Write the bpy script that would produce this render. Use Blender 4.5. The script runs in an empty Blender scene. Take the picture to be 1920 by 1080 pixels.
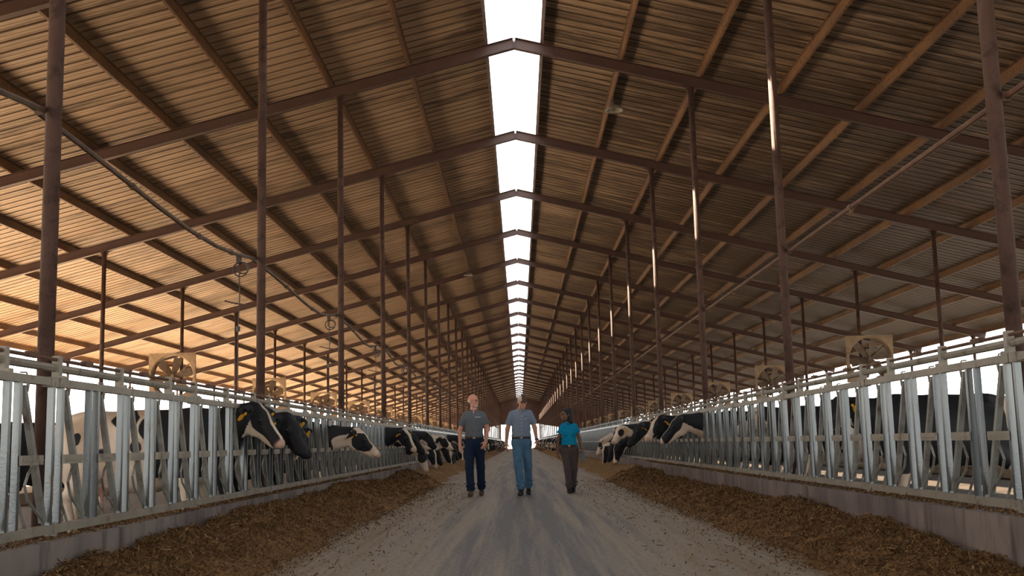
import bpy, math, random
import numpy as np
from mathutils import Vector, Matrix, noise as mnoise

random.seed(7)
RNG = np.random.default_rng(7)
sc = bpy.context.scene
COL = sc.collection

# ------------------------------------------------------------------ camera, world, sun, exposure
CAM_X, CAM_H = -0.078, 0.95
FPX, PITCH, ROLL, YAW = 2063.85, 0.1397, -0.0251, -0.0037
_f = Vector((math.sin(YAW)*math.cos(PITCH), math.cos(YAW)*math.cos(PITCH), math.sin(PITCH)))
_r = Vector((math.cos(YAW), -math.sin(YAW), 0))
_u = _r.cross(_f)
_r2 = _r*math.cos(ROLL) + _u*math.sin(ROLL)
_u2 = -_r*math.sin(ROLL) + _u*math.cos(ROLL)
cam = bpy.data.objects.new('camera', bpy.data.cameras.new('camera'))
COL.objects.link(cam)
M = Matrix((_r2, _u2, -_f)).transposed().to_4x4()
M.translation = (CAM_X, 0, CAM_H)
cam.matrix_world = M
cam.data.sensor_width = 36
cam.data.lens = FPX/1920*36
cam.data.clip_end = 1500
cam.data.clip_start = 0.05
sc.camera = cam

world = bpy.data.worlds.new('sky')
sc.world = world
world.use_nodes = True
wn = world.node_tree.nodes
wl = world.node_tree.links
wn.clear()
wo = wn.new('ShaderNodeOutputWorld')
wb = wn.new('ShaderNodeBackground')
wt = wn.new('ShaderNodeTexCoord')
wg = wn.new('ShaderNodeSeparateXYZ')
wr = wn.new('ShaderNodeValToRGB')
wl.new(wt.outputs['Generated'], wg.inputs[0])
wl.new(wg.outputs['Z'], wr.inputs[0])
wr.color_ramp.elements[0].position = 0.0
wr.color_ramp.elements[0].color = (1.0, 0.96, 0.90, 1)
wr.color_ramp.elements[1].position = 0.6
wr.color_ramp.elements[1].color = (0.90, 0.95, 1.0, 1)
wl.new(wr.outputs[0], wb.inputs[0])
wb.inputs[1].default_value = 4.2
wl.new(wb.outputs[0], wo.inputs[0])

SUN_DIR = Vector((0.66, -0.22, -0.70)).normalized()
sun = bpy.data.objects.new('sun', bpy.data.lights.new('sun', 'SUN'))
COL.objects.link(sun)
sun.rotation_euler = SUN_DIR.to_track_quat('-Z', 'Y').to_euler()
sun.data.energy = 58.0
sun.data.color = (1.0, 0.86, 0.66)
sun.data.angle = math.radians(0.6)

sc.view_settings.view_transform = 'Standard'
sc.view_settings.look = 'None'
sc.view_settings.gamma = 1.0
sc.view_settings.use_curve_mapping = False
sc.view_settings.exposure = 0.0
sc.cycles.max_bounces = 8
sc.cycles.diffuse_bounces = 4
sc.cycles.glossy_bounces = 3
sc.cycles.sample_clamp_indirect = 25.0
sc.cycles.blur_glossy = 0.3
sc.cycles.use_denoising = True

# ------------------------------------------------------------------ building dimensions
BAY = 6.1
Y1 = 19.475                       # first rafter seen in the photo
ROWS = list(range(-5, 28))
YEND = Y1 + 27*BAY
PX_IN, PX_OUT, PX_EAVE = 3.21, 9.78, 15.57
SLOPE = 0.2536
Z_RB = 7.19 + 0.95                # rafter underside at the ridge
RD = 0.20                         # rafter depth
PD = 0.17                         # purlin depth
FENCE = 3.05

# ------------------------------------------------------------------ materials
def nd(nt, t, **kw):
    n = nt.nodes.new(t)
    for k, v in kw.items():
        setattr(n, k, v)
    return n

def mat(name, color, rough=0.8, metal=0.0, var=None, scale=6.0, stretch=(1, 1, 1), detail=5.0,
        contrast=(0.35, 0.7), bump=0.0, bscale=60.0, spec=0.5, dirt=None, dscale=2.0, dirtpos=(0.5, 0.65), dstretch=(1, 1, 1)):
    m = bpy.data.materials.new(name)
    m.use_nodes = True
    nt = m.node_tree
    b = nt.nodes['Principled BSDF']
    b.inputs['Roughness'].default_value = rough
    b.inputs['Metallic'].default_value = metal
    b.inputs['Specular IOR Level'].default_value = spec
    b.inputs['Base Color'].default_value = (*color, 1)
    tc = nd(nt, 'ShaderNodeTexCoord')
    out = None
    if var is not None:
        mp = nd(nt, 'ShaderNodeMapping')
        mp.inputs['Scale'].default_value = stretch
        nt.links.new(tc.outputs['Object'], mp.inputs[0])
        n = nd(nt, 'ShaderNodeTexNoise')
        n.inputs['Scale'].default_value = scale
        n.inputs['Detail'].default_value = detail
        nt.links.new(mp.outputs[0], n.inputs['Vector'])
        r = nd(nt, 'ShaderNodeValToRGB')
        r.color_ramp.elements[0].position = contrast[0]
        r.color_ramp.elements[1].position = contrast[1]
        r.color_ramp.elements[0].color = (*color, 1)
        r.color_ramp.elements[1].color = (*var, 1)
        nt.links.new(n.outputs['Fac'], r.inputs[0])
        out = r.outputs[0]
        nt.links.new(out, b.inputs['Base Color'])
    if dirt is not None:
        mp = nd(nt, 'ShaderNodeMapping')
        mp.inputs['Scale'].default_value = dstretch
        nt.links.new(tc.outputs['Object'], mp.inputs[0])
        n = nd(nt, 'ShaderNodeTexNoise')
        n.inputs['Scale'].default_value = dscale
        n.inputs['Detail'].default_value = 8
        n.inputs['Roughness'].default_value = 0.65
        nt.links.new(mp.outputs[0], n.inputs['Vector'])
        r = nd(nt, 'ShaderNodeValToRGB')
        r.color_ramp.elements[0].position = dirtpos[0]
        r.color_ramp.elements[1].position = dirtpos[1]
        nt.links.new(n.outputs['Fac'], r.inputs[0])
        mx = nd(nt, 'ShaderNodeMix', data_type='RGBA')
        nt.links.new(r.outputs[0], mx.inputs[0])
        if out is not None:
            nt.links.new(out, mx.inputs[6])
        else:
            mx.inputs[6].default_value = (*color, 1)
        mx.inputs[7].default_value = (*dirt, 1)
        nt.links.new(mx.outputs[2], b.inputs['Base Color'])
    if bump:
        n = nd(nt, 'ShaderNodeTexNoise')
        n.inputs['Scale'].default_value = bscale
        n.inputs['Detail'].default_value = 4
        nt.links.new(tc.outputs['Object'], n.inputs['Vector'])
        bp = nd(nt, 'ShaderNodeBump')
        bp.inputs['Strength'].default_value = bump
        bp.inputs['Distance'].default_value = 0.02
        nt.links.new(n.outputs['Fac'], bp.inputs['Height'])
        nt.links.new(bp.outputs[0], b.inputs['Normal'])
    return m

M_POST = mat('rusty_painted_steel', (0.052, 0.026, 0.020), 0.75, var=(0.095, 0.056, 0.045), scale=5, stretch=(1, 1, .3), bump=.15, dirt=(0.030, 0.016, 0.012), dscale=9, dirtpos=(.5, .7), spec=.3)
M_RAFT = mat('red_oxide_steel', (0.040, 0.016, 0.012), 0.6, var=(0.058, 0.025, 0.018), scale=1.5, bump=.08)
M_PURL = mat('rusty_purlin_steel', (0.15, 0.072, 0.026), 0.6, var=(0.075, 0.034, 0.016), scale=2.0, stretch=(1, .4, 1), dirt=(0.03, 0.02, 0.014), dscale=14, dirtpos=(.55, .62))
M_EDGE = mat('edge_flashing', (0.13, 0.10, 0.10), 0.5)
M_GALV = mat('galvanised_steel', (0.185, 0.205, 0.21), 0.30, metal=0.9, var=(0.13, 0.15, 0.165), scale=7, stretch=(1, 1, .15), detail=3,
             dirt=(0.10, 0.075, 0.055), dscale=9, dirtpos=(.58, .72), dstretch=(1, 1, .35), bump=.05)
M_BAR = mat('worn_galvanised_bar', (0.25, 0.26, 0.24), 0.5, metal=0.3, var=(0.16, 0.165, 0.155), scale=6, dirt=(0.085, 0.055, 0.035), dscale=8, dirtpos=(.5, .68), dstretch=(1, 1, .6))
M_GALVR = mat('dull_galvanised_rail', (0.30, 0.275, 0.225), 0.55, metal=0.25, var=(0.23, 0.215, 0.185), scale=4, dirt=(0.12, 0.08, 0.055), dscale=7, dirtpos=(.55, .7))
M_RUSTPIPE = mat('rusted_pipe', (0.085, 0.042, 0.023), 0.75, var=(0.15, 0.08, 0.048), scale=5, dirt=(.08, .04, .03), dscale=12)
M_HOSE = mat('dusty_hose', (0.11, 0.065, 0.038), 0.6, var=(0.055, 0.032, 0.022), scale=8)
M_DARKM = mat('dark_metal', (0.05, 0.045, 0.045), 0.45, metal=.4)
M_CONC = mat('stained_concrete_kerb', (0.235, 0.20, 0.18), 0.85, var=(0.14, 0.115, 0.11), scale=1.6, stretch=(1, 1, .6), contrast=(.4, .62), bump=.2,
             dirt=(0.095, 0.072, 0.068), dscale=2.2, dirtpos=(.5, .66), dstretch=(1, 2.5, .35))
M_FAN = mat('dusty_fan_housing', (0.30, 0.21, 0.125), 0.7, var=(0.20, 0.14, 0.085), scale=4, dirt=(.12, .08, .05), dscale=9, dirtpos=(.56, .7))
M_FANB = mat('fan_blade_metal', (0.12, 0.078, 0.045), 0.6, var=(0.075, 0.05, 0.032), scale=6)
M_EYE = mat('dark_eye', (0.008, 0.006, 0.006), 0.12)
M_TAG = mat('yellow_tag_plastic', (0.85, 0.42, 0.02), 0.45)
M_HOOF = mat('hoof_horn', (0.06, 0.05, 0.045), 0.6)

def m_roof():
    m = bpy.data.materials.new('dusty_corrugated_sheet')
    m.use_nodes = True
    nt = m.node_tree
    b = nt.nodes['Principled BSDF']
    b.inputs['Roughness'].default_value = 0.55
    b.inputs['Specular IOR Level'].default_value = 0.3
    tc = nd(nt, 'ShaderNodeTexCoord')
    sx = nd(nt, 'ShaderNodeSeparateXYZ')
    nt.links.new(tc.outputs['Object'], sx.inputs[0])
    # base tan with sheet to sheet change
    def noise(scale, stretch, detail=6, rough=.6):
        mp = nd(nt, 'ShaderNodeMapping')
        mp.inputs['Scale'].default_value = stretch
        nt.links.new(tc.outputs['Object'], mp.inputs[0])
        n = nd(nt, 'ShaderNodeTexNoise')
        n.inputs['Scale'].default_value = scale
        n.inputs['Detail'].default_value = detail
        n.inputs['Roughness'].default_value = rough
        nt.links.new(mp.outputs[0], n.inputs['Vector'])
        return n.outputs['Fac']
    def ramp(src, p0, p1, c0, c1):
        r = nd(nt, 'ShaderNodeValToRGB')
        r.color_ramp.elements[0].position = p0
        r.color_ramp.elements[1].position = p1
        r.color_ramp.elements[0].color = (*c0, 1)
        r.color_ramp.elements[1].color = (*c1, 1)
        nt.links.new(src, r.inputs[0])
        return r.outputs[0]
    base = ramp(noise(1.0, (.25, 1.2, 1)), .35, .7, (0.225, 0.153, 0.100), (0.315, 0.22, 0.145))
    # mildew running along the ribs, heavier on the right-hand slope, plus shade painted in towards its eave
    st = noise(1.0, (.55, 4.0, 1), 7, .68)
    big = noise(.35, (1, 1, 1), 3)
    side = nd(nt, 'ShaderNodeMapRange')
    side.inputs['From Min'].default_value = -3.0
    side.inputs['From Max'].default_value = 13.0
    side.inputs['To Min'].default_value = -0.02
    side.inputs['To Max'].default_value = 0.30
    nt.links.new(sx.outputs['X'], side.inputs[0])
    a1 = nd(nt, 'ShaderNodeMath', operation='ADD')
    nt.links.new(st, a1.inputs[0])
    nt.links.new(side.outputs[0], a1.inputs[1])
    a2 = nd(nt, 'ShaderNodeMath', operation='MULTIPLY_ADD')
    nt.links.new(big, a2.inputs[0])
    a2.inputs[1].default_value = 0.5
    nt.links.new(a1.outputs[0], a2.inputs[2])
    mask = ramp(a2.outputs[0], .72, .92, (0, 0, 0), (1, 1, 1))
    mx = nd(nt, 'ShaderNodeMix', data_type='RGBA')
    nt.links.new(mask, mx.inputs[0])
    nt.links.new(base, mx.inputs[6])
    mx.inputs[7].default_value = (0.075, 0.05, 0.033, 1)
    # darker brown along the main ribs
    fr = nd(nt, 'ShaderNodeMath', operation='MULTIPLY_ADD')
    nt.links.new(sx.outputs['Y'], fr.inputs[0])
    fr.inputs[1].default_value = 1/.305
    fr.inputs[2].default_value = 16/.305
    f2 = nd(nt, 'ShaderNodeMath', operation='FRACT')
    nt.links.new(fr.outputs[0], f2.inputs[0])
    f3 = nd(nt, 'ShaderNodeMath', operation='GREATER_THAN')
    f3.inputs[1].default_value = .79
    nt.links.new(f2.outputs[0], f3.inputs[0])
    f4 = nd(nt, 'ShaderNodeMath', operation='MULTIPLY')
    f4.inputs[1].default_value = .72
    nt.links.new(f3.outputs[0], f4.inputs[0])
    m2 = nd(nt, 'ShaderNodeMix', data_type='RGBA')
    nt.links.new(f4.outputs[0], m2.inputs[0])
    nt.links.new(mx.outputs[2], m2.inputs[6])
    m2.inputs[7].default_value = (0.06, 0.036, 0.022, 1)
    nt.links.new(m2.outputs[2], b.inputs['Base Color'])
    # pin holes where fasteners have gone, on the right-hand slope
    cx = nd(nt, 'ShaderNodeCombineXYZ')
    nt.links.new(sx.outputs['X'], cx.inputs[0])
    nt.links.new(sx.outputs['Y'], cx.inputs[1])
    vo = nd(nt, 'ShaderNodeTexVoronoi', voronoi_dimensions='2D')
    vo.inputs['Scale'].default_value = 1.1
    nt.links.new(cx.outputs[0], vo.inputs['Vector'])
    c1 = nd(nt, 'ShaderNodeMath', operation='LESS_THAN')
    c1.inputs[1].default_value = .015
    nt.links.new(vo.outputs['Distance'], c1.inputs[0])
    sc_ = nd(nt, 'ShaderNodeSeparateColor')
    nt.links.new(vo.outputs['Color'], sc_.inputs[0])
    c2 = nd(nt, 'ShaderNodeMath', operation='LESS_THAN')
    c2.inputs[1].default_value = .22
    nt.links.new(sc_.outputs[0], c2.inputs[0])
    c3 = nd(nt, 'ShaderNodeMath', operation='GREATER_THAN')
    c3.inputs[1].default_value = 7.5
    nt.links.new(sx.outputs['X'], c3.inputs[0])
    p1 = nd(nt, 'ShaderNodeMath', operation='MULTIPLY')
    nt.links.new(c1.outputs[0], p1.inputs[0])
    nt.links.new(c2.outputs[0], p1.inputs[1])
    p2 = nd(nt, 'ShaderNodeMath', operation='MULTIPLY')
    nt.links.new(p1.outputs[0], p2.inputs[0])
    nt.links.new(c3.outputs[0], p2.inputs[1])
    inv = nd(nt, 'ShaderNodeMath', operation='SUBTRACT')
    inv.inputs[0].default_value = 1
    nt.links.new(p2.outputs[0], inv.inputs[1])
    nt.links.new(inv.outputs[0], b.inputs['Alpha'])
    return m
M_ROOF = m_roof()

def m_road():
    m = bpy.data.materials.new('dusty_concrete_road')
    m.use_nodes = True
    nt = m.node_tree
    b = nt.nodes['Principled BSDF']
    b.inputs['Roughness'].default_value = 0.75
    b.inputs['Specular IOR Level'].default_value = 0.35
    tc = nd(nt, 'ShaderNodeTexCoord')
    def noise(scale, stretch, detail=6, rough=.6):
        mp = nd(nt, 'ShaderNodeMapping')
        mp.inputs['Scale'].default_value = stretch
        nt.links.new(tc.outputs['Object'], mp.inputs[0])
        n = nd(nt, 'ShaderNodeTexNoise')
        n.inputs['Scale'].default_value = scale
        n.inputs['Detail'].default_value = detail
        n.inputs['Roughness'].default_value = rough
        nt.links.new(mp.outputs[0], n.inputs['Vector'])
        return n.outputs['Fac']
    r = nd(nt, 'ShaderNodeValToRGB')
    r.color_ramp.elements[0].position = .38
    r.color_ramp.elements[1].position = .80
    r.color_ramp.elements[0].color = (0.185, 0.185, 0.195, 1)
    r.color_ramp.elements[1].color = (0.27, 0.20, 0.14, 1)
    mide = r.color_ramp.elements.new(.56)
    mide.color = (0.37, 0.325, 0.27, 1)
    # wheel tracks swept along the lane: dark bluish bands near the middle
    sx = nd(nt, 'ShaderNodeSeparateXYZ')
    nt.links.new(tc.outputs['Object'], sx.inputs[0])
    ab = nd(nt, 'ShaderNodeMath', operation='ABSOLUTE')
    nt.links.new(sx.outputs['X'], ab.inputs[0])
    mr = nd(nt, 'ShaderNodeMapRange')
    mr.inputs['From Min'].default_value = 0.3
    mr.inputs['From Max'].default_value = 2.2
    mr.inputs['To Min'].default_value = -0.08
    mr.inputs['To Max'].default_value = 0.24
    nt.links.new(ab.outputs[0], mr.inputs[0])
    ad = nd(nt, 'ShaderNodeMath', operation='ADD')
    nt.links.new(noise(1.0, (4.2, .10, 1), 7, .68), ad.inputs[0])
    nt.links.new(mr.outputs[0], ad.inputs[1])
    nt.links.new(ad.outputs[0], r.inputs[0])
    fine = nd(nt, 'ShaderNodeMix', data_type='RGBA', blend_type='MULTIPLY')
    fine.inputs[0].default_value = 1
    r2 = nd(nt, 'ShaderNodeValToRGB')
    r2.color_ramp.elements[0].position = .25
    r2.color_ramp.elements[1].position = .75
    r2.color_ramp.elements[0].color = (.62, .62, .62, 1)
    r2.color_ramp.elements[1].color = (1.25, 1.22, 1.18, 1)
    nt.links.new(noise(22, (1, .6, 1), 5, .75), r2.inputs[0])
    nt.links.new(r.outputs[0], fine.inputs[6])
    nt.links.new(r2.outputs[0], fine.inputs[7])
    nt.links.new(fine.outputs[2], b.inputs['Base Color'])
    bp = nd(nt, 'ShaderNodeBump')
    bp.inputs['Strength'].default_value = .5
    bp.inputs['Distance'].default_value = .01
    nt.links.new(noise(14, (1, .7, 1), 8, .7), bp.inputs['Height'])
    nt.links.new(bp.outputs[0], b.inputs['Normal'])
    return m
M_ROAD = m_road()
def wet_puddles(m):
    nt = m.node_tree
    b = nt.nodes['Principled BSDF']
    b.inputs['IOR'].default_value = 2.2
    tc = nd(nt, 'ShaderNodeTexCoord')
    n = nd(nt, 'ShaderNodeTexNoise')
    n.inputs['Scale'].default_value = .45
    n.inputs['Detail'].default_value = 2
    nt.links.new(tc.outputs['Object'], n.inputs['Vector'])
    r = nd(nt, 'ShaderNodeMapRange')
    r.inputs['From Min'].default_value = .50
    r.inputs['From Max'].default_value = .54
    r.inputs['To Min'].default_value = .15
    r.inputs['To Max'].default_value = .7
    nt.links.new(n.outputs['Fac'], r.inputs[0])
    nt.links.new(r.outputs[0], b.inputs['Roughness'])
M_LANE = mat('wet_cow_lane', (0.028, 0.02, 0.014), 0.62, var=(0.05, 0.036, 0.026), scale=1.2, spec=0.25, bump=.10, bscale=2.5)
M_BED = mat('sand_bedding', (0.34, 0.25, 0.16), 0.9, var=(0.27, 0.20, 0.13), scale=2)
M_WET = mat('flushed_wet_lane', (0.70, 0.50, 0.29), 0.2, var=(0.58, 0.41, 0.24), scale=1.2, spec=1.0, bump=.05, bscale=1.0)
wet_puddles(M_WET)
M_GROUND = mat('dry_pale_ground', (0.19, 0.15, 0.105), 0.95, var=(0.15, 0.12, 0.085), scale=.2)

def m_feed():
    m = bpy.data.materials.new('chopped_feed')
    m.use_nodes = True
    nt = m.node_tree
    b = nt.nodes['Principled BSDF']
    b.inputs['Roughness'].default_value = 0.9
    b.inputs['Specular IOR Level'].default_value = 0.2
    g = nd(nt, 'ShaderNodeNewGeometry')
    r = nd(nt, 'ShaderNodeValToRGB')
    e = r.color_ramp.elements
    e[0].position = 0
    e[0].color = (0.085, 0.045, 0.020, 1)
    e[1].position = 1
    e[1].color = (0.34, 0.22, 0.11, 1)
    x = e.new(.55)
    x.color = (0.17, 0.098, 0.042, 1)
    x = e.new(.85)
    x.color = (0.27, 0.165, 0.075, 1)
    nt.links.new(g.outputs['Random Per Island'], r.inputs[0])
    tc = nd(nt, 'ShaderNodeTexCoord')
    n = nd(nt, 'ShaderNodeTexNoise')
    n.inputs['Scale'].default_value = 38
    n.inputs['Detail'].default_value = 5
    nt.links.new(tc.outputs['Object'], n.inputs['Vector'])
    r2 = nd(nt, 'ShaderNodeValToRGB')
    r2.color_ramp.elements[0].position = .3
    r2.color_ramp.elements[1].position = .75
    r2.color_ramp.elements[0].color = (.4, .4, .4, 1)
    r2.color_ramp.elements[1].color = (1.5, 1.4, 1.25, 1)
    nt.links.new(n.outputs['Fac'], r2.inputs[0])
    mx = nd(nt, 'ShaderNodeMix', data_type='RGBA', blend_type='MULTIPLY')
    mx.inputs[0].default_value = 1
    nt.links.new(r.outputs[0], mx.inputs[6])
    nt.links.new(r2.outputs[0], mx.inputs[7])
    nt.links.new(mx.outputs[2], b.inputs['Base Color'])
    return m
M_FEED = m_feed()

def m_hide():
    """Holstein hide: attribute pat (<0 black, >0 white) roughened by noise; pink where attribute pink is high."""
    m = bpy.data.materials.new('black_and_white_hide')
    m.use_nodes = True
    nt = m.node_tree
    b = nt.nodes['Principled BSDF']
    b.inputs['Roughness'].default_value = 0.62
    b.inputs['Specular IOR Level'].default_value = 0.25
    tc = nd(nt, 'ShaderNodeTexCoord')
    oi = nd(nt, 'ShaderNodeObjectInfo')
    ml = nd(nt, 'ShaderNodeMath', operation='MULTIPLY')
    ml.inputs[1].default_value = 57.0
    nt.links.new(oi.outputs['Random'], ml.inputs[0])
    va = nd(nt, 'ShaderNodeVectorMath', operation='ADD')
    nt.links.new(tc.outputs['Object'], va.inputs[0])
    nt.links.new(ml.outputs[0], va.inputs[1])
    n = nd(nt, 'ShaderNodeTexNoise')
    n.inputs['Scale'].default_value = 1.7
    n.inputs['Detail'].default_value = 3.5
    n.inputs['Roughness'].default_value = .45
    nt.links.new(va.outputs[0], n.inputs['Vector'])
    at = nd(nt, 'ShaderNodeAttribute')
    at.attribute_name = 'pat'
    s = nd(nt, 'ShaderNodeMath', operation='MULTIPLY_ADD')
    nt.links.new(n.outputs['Fac'], s.inputs[0])
    s.inputs[1].default_value = 2.4
    s.inputs[2].default_value = -1.2
    a = nd(nt, 'ShaderNodeMath', operation='ADD')
    nt.links.new(s.outputs[0], a.inputs[0])
    nt.links.new(at.outputs['Fac'], a.inputs[1])
    r = nd(nt, 'ShaderNodeMapRange')
    r.inputs['From Min'].default_value = -0.03
    r.inputs['From Max'].default_value = 0.03
    nt.links.new(a.outputs[0], r.inputs[0])
    # white coat with faint soiling
    n2 = nd(nt, 'ShaderNodeTexNoise')
    n2.inputs['Scale'].default_value = 4.0
    n2.inputs['Detail'].default_value = 6
    nt.links.new(va.outputs[0], n2.inputs['Vector'])
    rw = nd(nt, 'ShaderNodeValToRGB')
    rw.color_ramp.elements[0].position = .35
    rw.color_ramp.elements[1].position = .7
    rw.color_ramp.elements[0].color = (0.66, 0.57, 0.47, 1)
    rw.color_ramp.elements[1].color = (0.42, 0.31, 0.22, 1)
    nt.links.new(n2.outputs['Fac'], rw.inputs[0])
    mx = nd(nt, 'ShaderNodeMix', data_type='RGBA')
    nt.links.new(r.outputs[0], mx.inputs[0])
    mx.inputs[6].default_value = (0.011, 0.012, 0.016, 1)
    nt.links.new(rw.outputs[0], mx.inputs[7])
    ap = nd(nt, 'ShaderNodeAttribute')
    ap.attribute_name = 'pink'
    mx2 = nd(nt, 'ShaderNodeMix', data_type='RGBA')
    nt.links.new(ap.outputs['Fac'], mx2.inputs[0])
    nt.links.new(mx.outputs[2], mx2.inputs[6])
    mx2.inputs[7].default_value = (0.42, 0.22, 0.16, 1)
    nt.links.new(mx2.outputs[2], b.inputs['Base Color'])
    return m
M_HIDE = m_hide()

# ------------------------------------------------------------------ helpers
class MB:
    def __init__(s):
        s.v, s.f = [], []
    def add(s, vs, fs):
        o = len(s.v)
        s.v += [tuple(v) for v in vs]
        s.f += [tuple(i+o for i in f) for f in fs]
        return s
    def box(s, c, d):
        x, y, z = c
        a, b, e = d[0]/2, d[1]/2, d[2]/2
        vs = [(x+i*a, y+j*b, z+k*e) for i in (-1, 1) for j in (-1, 1) for k in (-1, 1)]
        return s.add(vs, [(0, 1, 3, 2), (4, 6, 7, 5), (0, 4, 5, 1), (2, 3, 7, 6), (0, 2, 6, 4), (1, 5, 7, 3)])
    def sweep(s, pts, prof, up=(0, 0, 1), closed=True):
        """Sweep profile [(side, up)] along the points."""
        pts = [Vector(p) for p in pts]
        up = Vector(up)
        n = len(prof)
        vs = []
        for i, p in enumerate(pts):
            t = (pts[min(i+1, len(pts)-1)] - pts[max(i-1, 0)]).normalized()
            side = t.cross(up)
            if side.length < 1e-5:
                side = t.cross(Vector((1, 0, 0)))
            side.normalize()
            u = side.cross(t)
            vs += [p + side*a + u*b for a, b in prof]
        fs = []
        for i in range(len(pts)-1):
            for j in range(n if closed else n-1):
                k = (j+1) % n
                fs.append((i*n+j, i*n+k, (i+1)*n+k, (i+1)*n+j))
        if closed:
            fs.append(tuple(range(n-1, -1, -1)))
            fs.append(tuple((len(pts)-1)*n+j for j in range(n)))
        return s.add(vs, fs)
    def bar(s, p0, p1, w, h, up=(0, 0, 1)):
        return s.sweep([p0, p1], [(-w/2, -h/2), (w/2, -h/2), (w/2, h/2), (-w/2, h/2)], up)
    def tube(s, pts, r, n=8, up=(0, 0, 1)):
        return s.sweep(pts, [(r*math.cos(2*math.pi*i/n), r*math.sin(2*math.pi*i/n)) for i in range(n)], up)
    def ibeam(s, p0, p1, w, h, t=.012, up=(0, 0, 1)):
        a, b, q = w/2, h/2, t/2
        prof = [(-a, -b), (a, -b), (a, -b+t), (q, -b+t), (q, b-t), (a, b-t), (a, b), (-a, b), (-a, b-t), (-q, b-t), (-q, -b+t), (-a, -b+t)]
        return s.sweep([p0, p1], prof, up)
    def ball(s, c, r, nu=10, nv=7, sc_=(1, 1, 1)):
        vs = []
        for j in range(nv+1):
            th = math.pi*j/nv
            for i in range(nu):
                ph = 2*math.pi*i/nu
                vs.append((c[0]+r*sc_[0]*math.sin(th)*math.cos(ph), c[1]+r*sc_[1]*math.sin(th)*math.sin(ph), c[2]+r*sc_[2]*math.cos(th)))
        fs = [(j*nu+i, (j+1)*nu+i, (j+1)*nu+(i+1) % nu, j*nu+(i+1) % nu) for j in range(nv) for i in range(nu)]
        return s.add(vs, fs)
    def mesh(s, name, m, smooth=False):
        me = bpy.data.meshes.new(name)
        me.from_pydata(s.v, [], s.f)
        if m:
            me.materials.append(m)
        if smooth:
            me.polygons.foreach_set('use_smooth', [True]*len(me.polygons))
        me.update()
        return me
    def obj(s, name, m, parent=None, smooth=False, loc=None):
        return link(name, s.mesh(name, m, smooth), parent, loc)

def link(name, data, parent=None, loc=None, rz=0.0):
    o = bpy.data.objects.new(name, data)
    COL.objects.link(o)
    if parent is not None:
        o.parent = parent
    if loc is not None:
        o.location = loc
    if rz:
        o.rotation_euler.z = rz
    return o

def tag(o, label, cat, group=None, kind=None):
    if label:
        o['label'] = label
    if cat:
        o['category'] = cat
    if group:
        o['group'] = group
    if kind:
        o['kind'] = kind
    return o

def struct(o):
    o['kind'] = 'structure'
    return o

def np_mesh(name, verts, quads, m, smooth=True, attrs=None):
    me = bpy.data.meshes.new(name)
    me.vertices.add(len(verts))
    me.vertices.foreach_set('co', np.asarray(verts, dtype=np.float32).ravel())
    q = np.asarray(quads, dtype=np.int32)
    k = q.shape[1]
    me.loops.add(q.size)
    me.loops.foreach_set('vertex_index', q.ravel())
    me.polygons.add(len(q))
    me.polygons.foreach_set('loop_start', np.arange(0, q.size, k, dtype=np.int32))
    me.polygons.foreach_set('loop_total', np.full(len(q), k, dtype=np.int32))
    me.update(calc_edges=True)
    me.validate()
    if smooth:
        me.polygons.foreach_set('use_smooth', np.ones(len(me.polygons), dtype=bool))
    if m:
        me.materials.append(m)
    for an, av in (attrs or {}).items():
        a = me.attributes.new(an, 'FLOAT', 'POINT')
        a.data.foreach_set('value', np.asarray(av, dtype=np.float32))
    return me

ORD = ['nearest', 'second', 'third', 'fourth', 'fifth', 'sixth', 'seventh', 'eighth', 'ninth', 'tenth', 'eleventh', 'twelfth', 'thirteenth', 'fourteenth']
def nth(i):
    return 'nearest to the camera' if i == 0 else ORD[i] + ' from the camera'
def roofz(x, base=Z_RB):
    return base - SLOPE*abs(x)

# ------------------------------------------------------------------ signed-distance bodies (cows, people)
def sdf_mesh(prims, res, pad=.04):
    """prims: list of (kind, params, blend, sign); returns verts, quads of the blended surface."""
    lo = np.full(3, 1e9)
    hi = -lo
    for p in prims:
        a, b = prim_bounds(p)
        if p[3] > 0:
            lo = np.minimum(lo, a)
            hi = np.maximum(hi, b)
    lo -= pad
    hi += pad
    n = np.ceil((hi-lo)/res).astype(int)+2
    F = np.full(n, .3, dtype=np.float32)
    ax = [lo[i]+np.arange(n[i])*res for i in range(3)]
    for p in prims:
        a, b = prim_bounds(p)
        k = p[2]
        mg = k + 2.5*res
        i0 = np.maximum(((a-mg-lo)/res).astype(int), 0)
        i1 = np.minimum(((b+mg-lo)/res).astype(int)+2, n)
        X, Y, Z = np.meshgrid(ax[0][i0[0]:i1[0]], ax[1][i0[1]:i1[1]], ax[2][i0[2]:i1[2]], indexing='ij')
        d = prim_dist(p, np.stack([X, Y, Z], -1))
        sl = tuple(slice(i0[j], i1[j]) for j in range(3))
        f = F[sl]
        if p[3] > 0:
            if k > 0:
                h = np.clip(.5+.5*(f-d)/k, 0, 1)
                F[sl] = f*(1-h)+d*h-k*h*(1-h)
            else:
                F[sl] = np.minimum(f, d)
        else:
            kk = max(k, 1e-4)
            h = np.clip(.5-.5*(f+d)/kk, 0, 1)
            F[sl] = f*(1-h)+(-d)*h+kk*h*(1-h)
    return surface_nets(F, lo, res)

def prim_bounds(p):
    if p[0] == 'cone':
        a, b, ra, rb = p[1]
        a = np.array(a)
        b = np.array(b)
        return np.minimum(a-ra, b-rb), np.maximum(a+ra, b+rb)
    c, r, R_ = p[1]
    e = np.abs(R_) @ np.array(r) if R_ is not None else np.array(r)
    c = np.array(c)
    return c-e, c+e

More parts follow.
